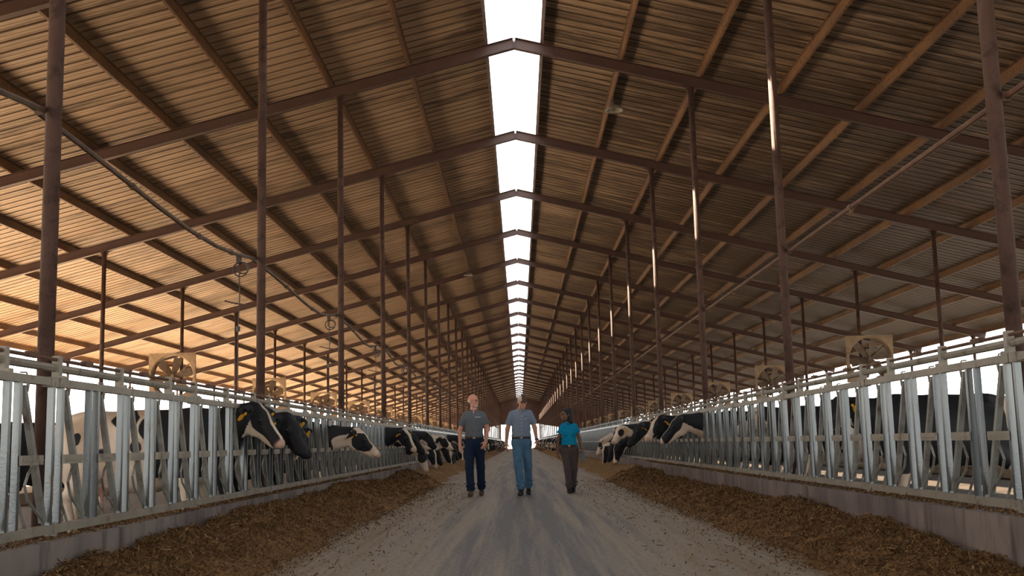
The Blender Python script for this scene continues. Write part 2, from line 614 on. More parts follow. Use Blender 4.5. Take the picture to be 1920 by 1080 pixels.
def prim_dist(p, P):
    if p[0] == 'cone':
        a, b, ra, rb = p[1]
        a = np.array(a, dtype=float)
        b = np.array(b, dtype=float)
        ab = b-a
        t = np.clip(((P-a) @ ab)/max(ab @ ab, 1e-9), 0, 1)
        return (np.linalg.norm(P-a-t[..., None]*ab, axis=-1)-(ra+(rb-ra)*t)).astype(np.float32)
    c, r, R_ = p[1]
    q = P-np.array(c, dtype=float)
    if R_ is not None:
        q = q @ R_
    r = np.array(r, dtype=float)
    k0 = np.linalg.norm(q/r, axis=-1)
    k1 = np.linalg.norm(q/(r*r), axis=-1)
    return (k0*(k0-1)/np.maximum(k1, 1e-6)).astype(np.float32)

def surface_nets(F, lo, res):
    S = F < 0
    nx, ny, nz = F.shape
    c = np.zeros((nx-1, ny-1, nz-1, 3), dtype=np.float32)
    cnt = np.zeros((nx-1, ny-1, nz-1), dtype=np.float32)
    corner = [(i, j, k) for i in (0, 1) for j in (0, 1) for k in (0, 1)]
    def sub(A, o):
        return A[o[0]:nx-1+o[0], o[1]:ny-1+o[1], o[2]:nz-1+o[2]]
    inside = sum(sub(S, o).astype(np.int8) for o in corner)
    act = (inside > 0) & (inside < 8)
    ii = np.nonzero(act)
    base = np.stack(ii, -1)
    acc = np.zeros((len(base), 3))
    num = np.zeros(len(base))
    for o in corner:
        for axis in range(3):
            if o[axis] == 0:
                o2 = list(o)
                o2[axis] = 1
                f0 = F[base[:, 0]+o[0], base[:, 1]+o[1], base[:, 2]+o[2]]
                f1 = F[base[:, 0]+o2[0], base[:, 1]+o2[1], base[:, 2]+o2[2]]
                m = (f0 < 0) != (f1 < 0)
                t = np.where(m, f0/np.where(m, f0-f1, 1), 0)
                pt = np.zeros((len(base), 3))
                pt[:] = o
                pt[:, axis] = t
                acc += pt*m[:, None]
                num += m
    V = (base+acc/num[:, None])*res+lo
    idx = np.full(act.shape, -1, dtype=np.int32)
    idx[ii] = np.arange(len(base))
    Q = []
    for axis in range(3):
        a1, a2 = [(1, 2), (2, 0), (0, 1)][axis]
        sl0 = [slice(1, -1)]*3
        sl0[axis] = slice(0, -1)
        sl1 = list(sl0)
        sl1[axis] = slice(1, None)
        s0 = S[tuple(sl0)]
        s1 = S[tuple(sl1)]
        for flip in (False, True):
            w = np.nonzero((s0 & ~s1) if not flip else (~s0 & s1))
            e = np.stack(w, -1)
            off = np.ones(3, dtype=int)
            off[axis] = 0
            e = e+off
            qs = []
            for d1, d2 in ((-1, -1), (0, -1), (0, 0), (-1, 0)):
                cc = e.copy()
                cc[:, a1] += d1
                cc[:, a2] += d2
                qs.append(idx[cc[:, 0], cc[:, 1], cc[:, 2]])
            q = np.stack(qs, -1)
            Q.append(q[:, ::-1] if flip else q)
    Q = np.concatenate(Q)
    Q = Q[(Q >= 0).all(1)]
    return V, Q

def cone(a, b, ra, rb, k=.03):
    return ('cone', (a, b, ra, rb), k, 1)
def ell(c, r, R_=None, k=.03, sign=1):
    return ('ell', (c, r, R_), k, sign)
def rot(axis, deg):
    return np.array(Matrix.Rotation(math.radians(deg), 3, axis))
# ------------------------------------------------------------------ the setting: ground, lanes, kerbs, roof
def plane(name, x0, x1, y0, y1, z, m, nx=1, ny=1):
    mb = MB()
    mb.add([(x0, y0, z), (x1, y0, z), (x1, y1, z), (x0, y1, z)], [(0, 1, 2, 3)])
    return struct(mb.obj(name, m))
KW0, KW1 = 2.95, 3.15
plane('ground', -400, 400, -120, 700, -0.06, M_GROUND)
plane('floor', -KW0-.02, KW0+.02, -16, YEND+60, 0.0, M_ROAD)
for s, nm in ((-1, 'left'), (1, 'right')):
    a, b = sorted((s*KW1, s*9.9))
    plane('floor_'+nm, a, b, -16, YEND+4, -0.02 if s < 0 else -0.021, M_LANE)
    a, b = sorted((s*12.0, s*17.0))
    plane('floor_outer_'+nm, a, b, -16, YEND+4, -0.022, M_WET)
    # raised sand bed of the free stalls
    mb = MB()
    mb.box((s*10.95, (YEND-12)/2, .09), (2.1, YEND+16, .22))
    struct(mb.obj('floor_bed_'+nm, M_BED))
    # concrete feed kerb
    mb = MB()
    mb.box((s*(KW0+KW1)/2, (YEND-12)/2, .19), (KW1-KW0, YEND+16, .46))
    struct(mb.obj('wall_'+nm, M_CONC))

def roof_slope(s, nm):
    # ribbed sheets: one main rib each 0.305 m, two low ribs between
    y = -16.0
    prof = []
    while y < YEND+.7:
        prof += [(y, 0), (y+.085, 0), (y+.095, .010), (y+.110, .010), (y+.120, 0), (y+.180, 0), (y+.190, .010), (y+.205, .010), (y+.215, 0), (y+.238, 0), (y+.246, .050), (y+.292, .050), (y+.300, .0)]
        y += .305
    vs, fs = [], []
    xs = (.50, 16.1)
    zb = Z_RB+RD+PD
    for yy, dz in prof:
        for x in xs:
            vs.append((s*x, yy, zb-SLOPE*x+dz+.002))
    for i in range(len(prof)-1):
        q = (2*i, 2*i+1, 2*i+3, 2*i+2)
        fs.append(q if s > 0 else q[::-1])
    mb = MB()
    mb.add(vs, fs)
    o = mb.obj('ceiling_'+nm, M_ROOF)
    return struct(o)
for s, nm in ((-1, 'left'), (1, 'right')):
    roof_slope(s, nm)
# far gable sheet above the open end
mb = MB()
YG = YEND+.25
low = lambda x: 3.95 if abs(x) < 3.2 else 3.95-.19*(abs(x)-3.2)
xs = [-15.9, -9.78, -3.2, 0, 3.2, 9.78, 15.9]
vs = []
for x in xs:
    zt = Z_RB+RD+PD-.01-SLOPE*max(abs(x), .5)
    vs += [(x, YG, min(low(x), zt-.3)), (x, YG, zt), (x, YG+.05, min(low(x), zt-.3)), (x, YG+.05, zt)]
fs = []
for i in range(len(xs)-1):
    a, b = 4*i, 4*i+4
    fs += [(a, b, b+1, a+1), (a+2, a+3, b+3, b+2), (a, a+2, b+2, b), (a+1, b+1, b+3, a+3)]
mb.add(vs, fs)
struct(mb.obj('wall_far', M_RAFT))

# ------------------------------------------------------------------ steel frame: posts, rafters, purlins
vis_rows = [i for i in ROWS if i >= -2]
def make_post(kind):
    x, w = {'inner': (PX_IN, .108), 'outer': (PX_OUT, .10), 'eave': (PX_EAVE, .10)}[kind]
    H = roofz(x)+.022
    mb = MB()
    n = 12
    mb.tube([(0, 0, -.02), (0, 0, H-.02)], w/2, n, up=(0, 1, 0))
    col = mb.mesh('steel_post', M_POST, True)
    mb = MB()
    mb.box((0, 0, .0), (.105, .26, .03))
    for a in (-1, 1):
        for b in (-1, 1):
            mb.tube([(a*.035, b*.105, 0), (a*.035, b*.105, .05)], .010, 6, up=(0, 1, 0))
    base = mb.mesh('base_plate', M_POST)
    mb = MB()
    # rounded haunch plates under the rafter
    for a in (-1, 1):
        pts = [(0, H-.01), (a*.20, H-.01-abs(SLOPE)*.0), (a*.11, H-.035), (a*.065, H-.09), (a*.05, H-.20), (0, H-.20)]
        v0 = [(p[0], -.012, p[1]) for p in pts]
        v1 = [(p[0], .012, p[1]) for p in pts]
        m_ = len(pts)
        fs = [tuple(range(m_)), tuple(range(2*m_-1, m_-1, -1))] + [(j, m_+j, m_+(j+1) % m_, (j+1) % m_) for j in range(m_)]
        mb.add(v0+v1, fs)
    hau = mb.mesh('haunch_plate', M_RAFT)
    return col, base, hau
PM = {k: make_post(k) for k in ('inner', 'outer', 'eave')}
SIDE = {-1: 'left', 1: 'right'}
for kind, xx in (('inner', PX_IN), ('outer', PX_OUT), ('eave', PX_EAVE)):
    for s in (-1, 1):
        for i in ROWS:
            y = Y1+BAY*i
            firstvis = -2 if kind == 'inner' else (1 if kind == 'outer' else 3)
            k = i-firstvis
            if kind != 'eave' and k < 0 and i > -2 and kind == 'inner':
                continue
            p = link('steel_post', None, None, (s*xx, y, 0))
            row = {'inner': 'inner row', 'outer': 'middle row', 'eave': 'eave row'}[kind]
            if 0 <= k < 9:
                lab = f'rusty brown steel post of the {SIDE[s]} {row}, {nth(k)}'
                grp = f'{SIDE[s]} {kind} posts'
            elif k < 0:
                lab, grp = f'rusty brown steel post of the {SIDE[s]} {row}, near the camera', f'{SIDE[s]} {kind} posts near the camera'
            else:
                lab, grp = f'thin dark steel post far down the {SIDE[s]} {row}', f'far {SIDE[s]} {kind} posts'
            tag(p, lab, 'post', grp)
            if 0 <= k < 5:
                link('column', PM[kind][0], p)
                link('haunch_plate', PM[kind][2], p)
                link('base_plate', PM[kind][1], p)
            else:
                COL.objects.unlink(p)
                bpy.data.objects.remove(p)
                p = link('steel_post', PM[kind][0], None, (s*xx, y, 0))
                tag(p, lab, 'post', grp)

def make_rafter():
    mb = MB()
    d, w = RD, .12
    ze = Z_RB+d/2
    a = math.atan(SLOPE)
    ce = d/2
    for s in (-1, 1):
        mb.ibeam((0, 0, ze), (s*16.0, 0, ze-SLOPE*16.0), w, d, .012, up=(0, 0, 1))
    beam = mb.mesh('beam', M_RAFT)
    mb = MB()
    mb.box((0, 0, ze), (.014, w, d*.98))
    ridge = mb.mesh('ridge_plate', M_RAFT)
    return beam, ridge
RB, RR = make_rafter()
for i in ROWS:
    y = Y1+BAY*i
    if i >= 0:
        lab = f'dark red steel rafter pair crossing the bright ridge gap, {nth(i)}' if i < 12 else 'dark red steel rafter pair far down the barn roof'
        grp = 'rafters in view' if i < 12 else 'far rafters'
    elif i == -1:
        lab, grp = 'dark red steel rafter cutting across the top left corner of the picture', 'rafters in view'
    else:
        lab, grp = 'dark red steel rafter pair over or behind the camera', 'rafters near the camera'
    if -1 <= i < 8:
        p = tag(link('roof_rafter', None, None, (0, y, 0)), lab, 'rafter', grp)
        link('beam', RB, p)
        link('ridge_plate', RR, p)
    else:
        tag(link('roof_rafter', RB, None, (0, y, 0)), lab, 'rafter', grp)

PUR_X = [.53]+[1.95+1.44*k for k in range(9)]+[14.9, 15.95]
for s in (-1, 1):
    for k, x in enumerate(PUR_X):
        mb = MB()
        z = Z_RB+RD-SLOPE*x
        L0, L1 = -16, YEND+.6
        t = .006
        d = PD
        if k == 0:   # edge angle beside the ridge gap
            prof = [(-.01, 0), (.05, 0), (.05, t), (-.004, t), (-.004, d+.05), (-.01, d+.05)]
        else:        # Z purlin
            prof = [(-.032, 0), (.004, 0), (.004, d-t), (.034, d-t), (.034, d), (-.002, d), (-.002, t), (-.032, t)]
        vs = [(s*(x-b[0]), L0, z+b[1]+SLOPE*b[0]*1.0) for b in prof]+[(s*(x-b[0]), L1, z+b[1]+SLOPE*b[0]) for b in prof]
        n = len(prof)
        fs = [(j, (j+1) % n, n+(j+1) % n, n+j) for j in range(n)]
        fs += [tuple(range(n)), tuple(range(2*n-1, n-1, -1))]
        if s > 0:
            fs = [f[::-1] for f in fs]
        mb.add(vs, fs)
        o = mb.obj('roof_purlin' if k else 'ridge_edge_angle', M_PURL if k else M_EDGE)
        words_ = ['beside the ridge gap']+[f'{ORD[j] if j else "first"} out from the ridge gap' for j in range(len(PUR_X)-2)]+['along the eave']
        tag(o, (f'rusty orange brown steel purlin of the {SIDE[s]} slope, {words_[k]}' if k else f'thin dark steel edge angle on the {SIDE[s]} side of the ridge gap'),
            'purlin' if k else 'edge trim', 'roof purlins' if k else 'ridge edge angles')
# ------------------------------------------------------------------ headlock panels along both kerbs
ZT, ZB, PANEL, UNIT = 1.405, 0.485, 3.05, 0.61
def chan(mb, x, y, z0, z1, s, wx=.040, wy=.036):
    """A folded channel upright, open towards the cows."""
    t = .006
    f = -s   # the road side
    prof = [(x+f*wx/2, y-wy/2), (x+f*wx/2, y+wy/2), (x-f*wx/2, y+wy/2), (x-f*wx/2, y+wy/2-t), (x+f*(wx/2-t), y+wy/2-t), (x+f*(wx/2-t), y-wy/2+t), (x-f*wx/2, y-wy/2+t), (x-f*wx/2, y-wy/2)]
    n = len(prof)
    vs = [(a, b, z0) for a, b in prof]+[(a, b, z1) for a, b in prof]
    fs = [(j, (j+1) % n, n+(j+1) % n, n+j) for j in range(n)]+[tuple(range(n)), tuple(range(2*n-1, n-1, -1))]
    mb.add(vs, fs)

def panel_parts(s, jit):
    """[(name, MB, material)] for one five-stall panel; y runs 0..3.05, x = 0 is the fence plane."""
    out = []
    f = -s
    mb = MB()
    mb.bar((0, .012, ZT), (0, PANEL-.012, ZT), .052, .05)
    for y in (.06, 2.99):
        mb.bar((0, y-.05, ZT), (0, y+.05, ZT), .064, .062)
    out.append(('top_rail', mb, M_GALVR))
    mb = MB()
    mb.bar((0, .012, ZB), (0, PANEL-.012, ZB), .052, .055)
    mb.box((0, .02, ZB-.005), (.07, .03, .085))
    out.append(('bottom_rail', mb, M_GALVR))
    for k in range(5):
        b = .10+UNIT*k
        for yy in (b, b+.47):
            mb = MB()
            chan(mb, 0, yy, ZB+.02, ZT-.02, s)
            out.append(('upright', mb, M_GALV))
        mb = MB()
        j = jit.uniform(-.012, .012)
        pts = [(0, b+.055, ZT-.045), (0, b+.405+j, ZB+.05)]
        mb.sweep(pts, [(-.018, -.019), (.018, -.019), (.018, .019), (-.018, .019)], up=(1, 0, 0))
        out.append(('locking_bar', mb, M_BAR))
        mb = MB()
        mb.box((f*.034, b+.135, .918), (.022, .29, .058))
        mb.box((f*.047, b+.135, .918), (.006, .28, .008))
        out.append(('tie_plate', mb, M_GALVR))
        mb = MB()
        d = jit.uniform(-.02, .02)
        mb.tube([(f*.01, b+.24, .90), (f*.02, b+.14+d, .84), (f*.02, b+.095+d, .77), (f*.02, b+.14+d, .68), (f*.02, b+.33, .56), (f*.01, b+.385, ZB+.03)], .009, 6, up=(1, 0, 0))
        mb.tube([(0, b+.02, .80), (f*-.02, b+.085, .72), (f*-.02, b+.12, .62), (0, b+.17, ZB+.02)], .009, 6, up=(1, 0, 0))
        out.append(('spring_rod', mb, M_BAR))
        mb = MB()
        mb.tube([(0, b+.02, ZT+.036), (0, b+.10, ZT+.04), (f*.02, b+.105, ZT-.01), (f*.02, b+.085, ZT-.075), (f*.02, b+.07, ZT-.03), (f*.02, b+.06, ZT+.035), (0, b+.02, ZT+.036)], .0055, 5, up=(1, 0, 0))
        out.append(('latch_loop', mb, M_GALVR))
    return out

def rail_parts(s, jit):
    """Release pipe with clamps and the thick neck rail above the panel on short brackets."""
    out = []
    b = s*.055
    mb = MB()
    mb.tube([(b, 0, 1.508), (b, PANEL, 1.508)], .027, 8)
    out.append(('neck_rail', mb, M_GALVR))
    mb = MB()
    mb.tube([(b*.7, 0, 1.560), (b*.7, PANEL, 1.560)], .013, 6)
    for y in (.62, 1.80, 2.80):
        mb.box((b*.7, y, 1.566), (.034, .15, .034))
        mb.tube([(b*.7, y+.03, 1.55), (b*.7, y+.03, 1.60)], .006, 5, up=(0, 1, 0))
    out.append(('release_pipe', mb, M_RUSTPIPE))
    for y in (.13, 1.26, 2.42):
        mb = MB()
        mb.box((b*.75, y, 1.50), (.05, .052, .17))
        mb.box((b*.35, y, 1.44), (.06, .05, .03))
        out.append(('rail_bracket', mb, M_GALVR))
    return out

cache = {}
JOINT = {-1: 7.05, 1: 6.97}
for s in (-1, 1):
    far_me = None
    for m_ in range(-6, 58):
        y0 = JOINT[s]+PANEL*m_
        if y0 > YEND-2:
            continue
        near = 0 <= m_+1 < 9
        if near:
            jit = random.Random(m_*2+s)
            key = (s, 'n', (m_ % 3))
            if key not in cache:
                cache[key] = [(n_, mb_.mesh(n_, mt_)) for n_, mb_, mt_ in panel_parts(s, jit)+rail_parts(s, jit)]
            p = link('headlock_panel', None, None, (s*FENCE, y0, 0))
            for n_, me in cache[key]:
                link(n_, me, p)
            tag(p, f'galvanised five-stall headlock panel on the {SIDE[s]} kerb, {nth(m_+1)}', 'headlock panel', f'{SIDE[s]} headlock panels')
        else:
            if far_me is None:
                far_me = {}
                mb = MB()
                jit = random.Random(3)
                for n_, q, mt_ in panel_parts(s, jit)+rail_parts(s, jit):
                    if n_ not in ('latch_loop', 'spring_rod'):
                        mb.add(q.v, q.f)
                far_me = mb.mesh('headlock_panel', M_GALV)
            o = link('headlock_panel', far_me, None, (s*FENCE, y0, 0))
            if m_ < 0:
                tag(o, f'galvanised headlock panel on the {SIDE[s]} kerb, beside the camera', 'headlock panel', f'{SIDE[s]} headlock panels near the camera')
            else:
                tag(o, f'galvanised headlock panel far along the {SIDE[s]} kerb', 'headlock panel', f'far {SIDE[s]} headlock panels')

# ------------------------------------------------------------------ box fans on the middle posts
def make_fan():
    W, R_, D = 1.32, .585, .30
    n = 48
    mb = MB()
    def sq(a):
        c, s_ = math.cos(a), math.sin(a)
        k = (W/2)/max(abs(c), abs(s_))
        return c*k, s_*k
    angs = sorted(set([2*math.pi*i/n for i in range(n)]+[math.pi/4+math.pi/2*i for i in range(4)]))
    n = len(angs)
    rings = []
    for (fn, yy) in ((lambda a: (R_*math.cos(a), R_*math.sin(a)), D), (lambda a: (R_*math.cos(a), R_*math.sin(a)), .04),
                     (lambda a: ((R_+.035)*math.cos(a), (R_+.035)*math.sin(a)), 0.0), (sq, 0.0), (sq, .07), (lambda a: (sq(a)[0]*.985, sq(a)[1]*.985), .07),
                     (lambda a: ((R_+.02)*math.cos(a), (R_+.02)*math.sin(a)), .05), (lambda a: ((R_+.012)*math.cos(a), (R_+.012)*math.sin(a)), D)):
        rings.append([(fn(a)[0], yy, fn(a)[1]) for a in angs])
    vs = [v for r in rings for v in r]
    fs = []
    for i in range(len(rings)):
        j = (i+1) % len(rings)
        for k in range(n):
            k2 = (k+1) % n
            fs.append((i*n+k, i*n+k2, j*n+k2, j*n+k))
    mb.add(vs, fs)
    for a in (-1, 1):
        for b in (-1, 1):
            mb.tube([(a*.58, -.012, b*.58), (a*.58, .02, b*.58)], .018, 8)
    housing = mb.mesh('housing', M_FAN)
    mb = MB()
    mb.tube([(0, .07, 0), (0, .27, 0)], .085, 12)
    mb.tube([(0, .03, 0), (0, .07, 0)], .05, 12)
    motor = mb.mesh('motor', M_FANB, False)
    mb = MB()
    for a in (38, 142, 218, 322):
        a = math.radians(a)
        mb.bar((.07*math.cos(a), .20, .07*math.sin(a)), ((R_+.01)*math.cos(a), .20, (R_+.01)*math.sin(a)), .03, .02, up=(0, 1, 0))
    strut = mb.mesh('motor_strut', M_FANB)
    mb = MB()
    for i in range(6):
        a = 2*math.pi*i/6+.3
        R = Matrix.Rotation(a, 3, 'Y')
        vs = []
        for r, w, tw in ((.05, .06, .9), (.2, .11, .7), (.4, .13, .5), (.54, .12, .4)):
            for u_ in (-1, 1):
                for th in (-.003, .003):
                    vs.append(R @ Vector((u_*w*math.cos(tw), .09+u_*w*math.sin(tw)*.55+th, r)))
        fs = []
        for k in range(3):
            o = 4*k
            fs += [(o, o+2, o+6, o+4), (o+1, o+5, o+7, o+3), (o, o+4, o+5, o+1), (o+2, o+3, o+7, o+6)]
        fs += [(0, 1, 3, 2), (12, 14, 15, 13)]
        mb.add(vs, fs)
    blade = mb.mesh('fan_blades', M_FANB)
    mb = MB()
    mb.bar((-.05, .30, .30), (-.05, .44, .30), .04, .05)
    mb.bar((-.05, .30, -.30), (-.05, .44, -.30), .04, .05)
    mb.bar((-.05, .30, -.32), (-.05, .30, .32), .04, .03, up=(0, 1, 0))
    mb.bar((-.30, .28, .30), (.30, .28, .30), .03, .05)
    mb.bar((-.30, .28, -.30), (.30, .28, -.30), .03, .05)
    br = mb.mesh('mounting_bracket', M_DARKM)
    # whole fan as one mesh for the distant ones
    return [('housing', housing), ('motor', motor), ('motor_strut', strut), ('fan_blades', blade), ('mounting_bracket', br)]
FAN = make_fan()
def join_meshes(name, meshes):
    vs, fs, mi, mats = [], [], [], []
    for me in meshes:
        o = len(vs)
        vs += [v.co[:] for v in me.vertices]
        mt_ = me.materials[0]
        if mt_ not in mats:
            mats.append(mt_)
        for p in me.polygons:
            fs.append([i+o for i in p.vertices])
            mi.append(mats.index(mt_))
    r = bpy.data.meshes.new(name)
    r.from_pydata(vs, [], fs)
    for m in mats:
        r.materials.append(m)
    r.polygons.foreach_set('material_index', mi)
    return r
FAN_FAR = join_meshes('box_fan', [m for _, m in FAN])
for s in (-1, 1):
    for q, i in enumerate(range(2, 26, 2)):
        loc = (s*(PX_OUT+.12), Y1+BAY*i-.46, 3.06)
        if q < 5:
            o = link('box_fan', None, None, loc)
            for n_, me in FAN:
                link(n_, me, o)
            lab = f'square dusty tan box fan on the {SIDE[s]} middle posts, {nth(q)}'
            grp = f'{SIDE[s]} box fans'
        else:
            o = link('box_fan', FAN_FAR, None, loc)
            lab, grp = f'small square tan box fan far along the {SIDE[s]} middle posts', f'far {SIDE[s]} box fans'
        o.rotation_euler.x = math.radians(4)
        tag(o, lab, 'fan', grp)

# ------------------------------------------------------------------ pipe and hose along the inner posts
mb = MB()
px = PX_IN+.085
mb.tube([(px, -10, 3.20), (px, 60, 3.20), (px, YEND-3, 3.20)], .024, 8)
for i in ROWS:
    y = Y1+BAY*i
    if y > -8:
        mb.box((px-.01, y, 3.20), (.06, .05, .07))
        mb.tube([(px, y-2.6, 3.20), (px, y-2.5, 3.20)], .034, 8)
        mb.tube([(px, y-2.55, 3.23), (px, y-2.55, 3.14)], .02, 6, up=(0, 1, 0))
tag(mb.obj('water_pipe', M_RUSTPIPE), 'straight rusty pipe clamped along the right inner posts', 'pipe')
mb = MB()
pts = []
for i in range(-4, 26):
    ya = Y1+BAY*i
    for t in (0, .12, .25, .4, .55, .7, .82, .9, 1.0):
        zs = 3.27-.16*math.sin(math.pi*min(1, t**1.3))+.015*math.sin(7*t)
        pts.append((-px+.03*math.sin(5*t+i), ya+t*BAY*.999, zs))
mb.tube(pts, .022, 7)
for i in range(-4, 26):
    for t in (.3, .6, .8):
        mb.tube([(-px+.03*math.sin(5*t+i), Y1+BAY*(i+t)-.03, 3.27-.16*math.sin(math.pi*t**1.3)+.015*math.sin(7*t)), (-px+.03*math.sin(5*t+i), Y1+BAY*(i+t)+.03, 3.27-.16*math.sin(math.pi*t**1.3)+.015*math.sin(7*t))], .031, 7)
tag(mb.obj('sagging_hose', M_HOSE), 'brown hose sagging from post to post along the left inner row', 'hose')
def pull_cord():
    mb = MB()
    mb.tube([(0, 0, 3.14), (.01, .01, 2.7), (-.005, 0, 2.35), (0, 0, 1.62)], .007, 5, up=(0, 1, 0))
    mb.tube([(0, 0, 2.36), (0, 0, 2.30)], .022, 6, up=(0, 1, 0))
    cord = mb.mesh('cord', M_DARKM)
    mb = MB()
    for k in range(2):
        r = .085-.02*k
        mb.tube([(.02+.02*k+r*math.cos(a), .04*k, 3.11-r*1.0+r*math.sin(a)) for a in [2*math.pi*j/14 for j in range(15)]], .009, 5, up=(0, 1, 0))
    mb.box((0, 0, 3.15), (.05, .06, .09))
    coil = mb.mesh('coil', M_DARKM)
    mb = MB()
    mb.tube([(-.16, 0, 2.66), (-.05, 0, 2.63), (.13, 0, 2.60)], .010, 6)
    bar_ = mb.mesh('cross_handle', M_HOSE)
    return [('cord', cord), ('coil', coil), ('cross_handle', bar_)]
PC = pull_cord()
for q, i in enumerate(range(-2, 5)):
    o = link('pull_cord', None, None, (-px, Y1+BAY*(i+1)-.75, 0))
    for n_, me in PC:
        link(n_, me, o)
    tag(o, f'dark pull cord with cross handle hanging from the left hose, {nth(q)}', 'cord', 'pull cords below the left hose')

# round lamps hung under the first purlins
for nm, (x, y) in (('right', (2.0, 21.6)), ('left', (-1.96, 43.2))):
    z = Z_RB+RD-SLOPE*abs(x)-.02
    o = link('hanging_lamp', None, None, (x, y, z))
    mb = MB()
    mb.tube([(0, 0, .04), (0, 0, -.10)], .012, 6, up=(0, 1, 0))
    mb.tube([(0, 0, -.08), (0, 0, -.17)], .045, 10, up=(0, 1, 0))
    mb.obj('lamp_holder', M_DARKM, o)
    mb = MB()
    nn = 24
    ring = [(.05, -.14), (.12, -.17), (.17, -.24), (.185, -.245), (.185, -.26), (.16, -.25), (.11, -.19), (.05, -.16)]
    vs = [(r*math.cos(2*math.pi*k/nn), r*math.sin(2*math.pi*k/nn), zz) for r, zz in ring for k in range(nn)]
    fs = [(i*nn+k, i*nn+(k+1) % nn, ((i+1) % len(ring))*nn+(k+1) % nn, ((i+1) % len(ring))*nn+k) for i in range(len(ring)) for k in range(nn)]
    mb.add(vs, fs)
    mb.obj('lamp_shade', M_GALVR, o, True)
    tag(o, f'small round lamp hanging under the first purlin of the {nm} roof slope', 'lamp')

# ------------------------------------------------------------------ free stall dividers behind the cows
def make_divider(s):
    mb = MB()
    o = s
    x0, x1 = 10.0, 11.9
    mb.tube([(o*x1, 0, .2), (o*x1, 0, 1.15), (o*(x1-.15), 0, 1.25), (o*(x0+.5), 0, 1.22), (o*(x0+.15), 0, 1.05), (o*(x0+.12), 0, .80), (o*(x0+.4), 0, .60), (o*(x1-.5), 0, .55), (o*x1, 0, .50)], .028, 6, up=(0, 1, 0))
    return mb.mesh('stall_divider', M_GALVR)
for s in (-1, 1):
    me = make_divider(s)
    for k in range(42):
        o = link('stall_divider', me, None, (0, 4+1.22*k, 0))
        tag(o, f'looped grey pipe stall divider on the {SIDE[s]} bedding behind the cows', 'stall divider', f'{SIDE[s]} stall dividers')
    mb = MB()
    for z, x in ((1.315, 11.0),):
        mb.tube([(s*x, 3, z), (s*x, 56, z)], .03, 6)
    tag(mb.obj('stall_rail', M_GALVR), f'long grey pipe neck rail across the {SIDE[s]} stall dividers', 'rail')

# low neighbouring shed roof and a rail fence seen beyond the eaves
for s in (1, -1):
    if s > 0:
        o = link('neighbouring_shed', None, None, (0, 0, 0))
        mb = MB()
        x0, x1 = 30, 44
        za, zb = 2.15, 2.75
        mb.add([(x0, 10, za), (x0, 130, za), (x1, 130, zb), (x1, 10, zb), (x0, 10, za+.4), (x0, 130, za+.4), (x1, 130, zb+.4), (x1, 10, zb+.4)],
               [(0, 1, 2, 3), (4, 7, 6, 5), (0, 4, 5, 1), (1, 5, 6, 2), (2, 6, 7, 3), (3, 7, 4, 0)])
        mb.obj('shed_roof', M_RAFT, o)
        for k in range(12):
            mb = MB()
            mb.box((x0+.4, 12+k*10, 1.05), (.25, .25, 2.22))
            mb.obj('shed_post', M_POST, o)
        tag(o, 'low open shed with a dark roof edge standing beyond the right eave', 'shed')
    o = link('rail_fence', None, None, (s*24, 0, 0))
    mb = MB()
    for z in (.35, .65, .95, 1.25, 1.5):
        mb.box((0, 47, z), (.04, 100, .07))
    mb.obj('rails', M_GALVR, o)
    for k in range(1, 34):
        mb = MB()
        mb.box((.0, -4+k*3, .75), (.09, .09, 1.6))
        mb.obj('fence_post', M_GALVR, o)
    tag(o, f'pale rail fence in the yard beyond the {SIDE[s]} eave', 'fence')

# ------------------------------------------------------------------ feed heaped along both kerbs
def vnoise(x, y, seed):
    xi, yi = np.floor(x).astype(int), np.floor(y).astype(int)
    fx, fy = x-xi, y-yi
    fx, fy = fx*fx*(3-2*fx), fy*fy*(3-2*fy)
    def h(a, b):
        n = (a*374761393+b*668265263+seed*2147483) & 0x7fffffff
        n = ((n ^ (n >> 13))*1274126177) & 0x7fffffff
        return (n & 0xffff)/65535.0
    return (h(xi, yi)*(1-fx)+h(xi+1, yi)*fx)*(1-fy)+(h(xi, yi+1)*(1-fx)+h(xi+1, yi+1)*fx)*fy

def feed_h(s, d, y):
    """height of the heap; d = distance from the kerb face."""
    seed = 11 if s < 0 else 23
    w = (.82 if s < 0 else .90)+.26*(vnoise(y*.5, y*0, seed)-.5)+.22*(vnoise(y*1.9, y*0, seed+1)-.5)
    top = (.33 if s < 0 else .26)+.13*(vnoise(y*.42, y*0+3, seed+2)-.5)+.08*(vnoise(y*1.6, y*0+5, seed+8)-.5)
    top = np.where(y < 9.5, top*np.clip(.55+.45*(y-5)/4.5, .5, 1), top)
    t = np.clip(d/w, 0, 1)
    env = top*(1-t)**.75*(1-.25*np.exp(-(d/.10)**2))
    lump = (vnoise(d*5, y*5, seed+3)-.35)*.085+(vnoise(d*13, y*13, seed+4)-.4)*.04+(vnoise(d*31, y*31, seed+5)-.45)*.018
    e2 = np.clip((1-t)*5, 0, 1)
    return env+lump*e2-.012*(1-e2)

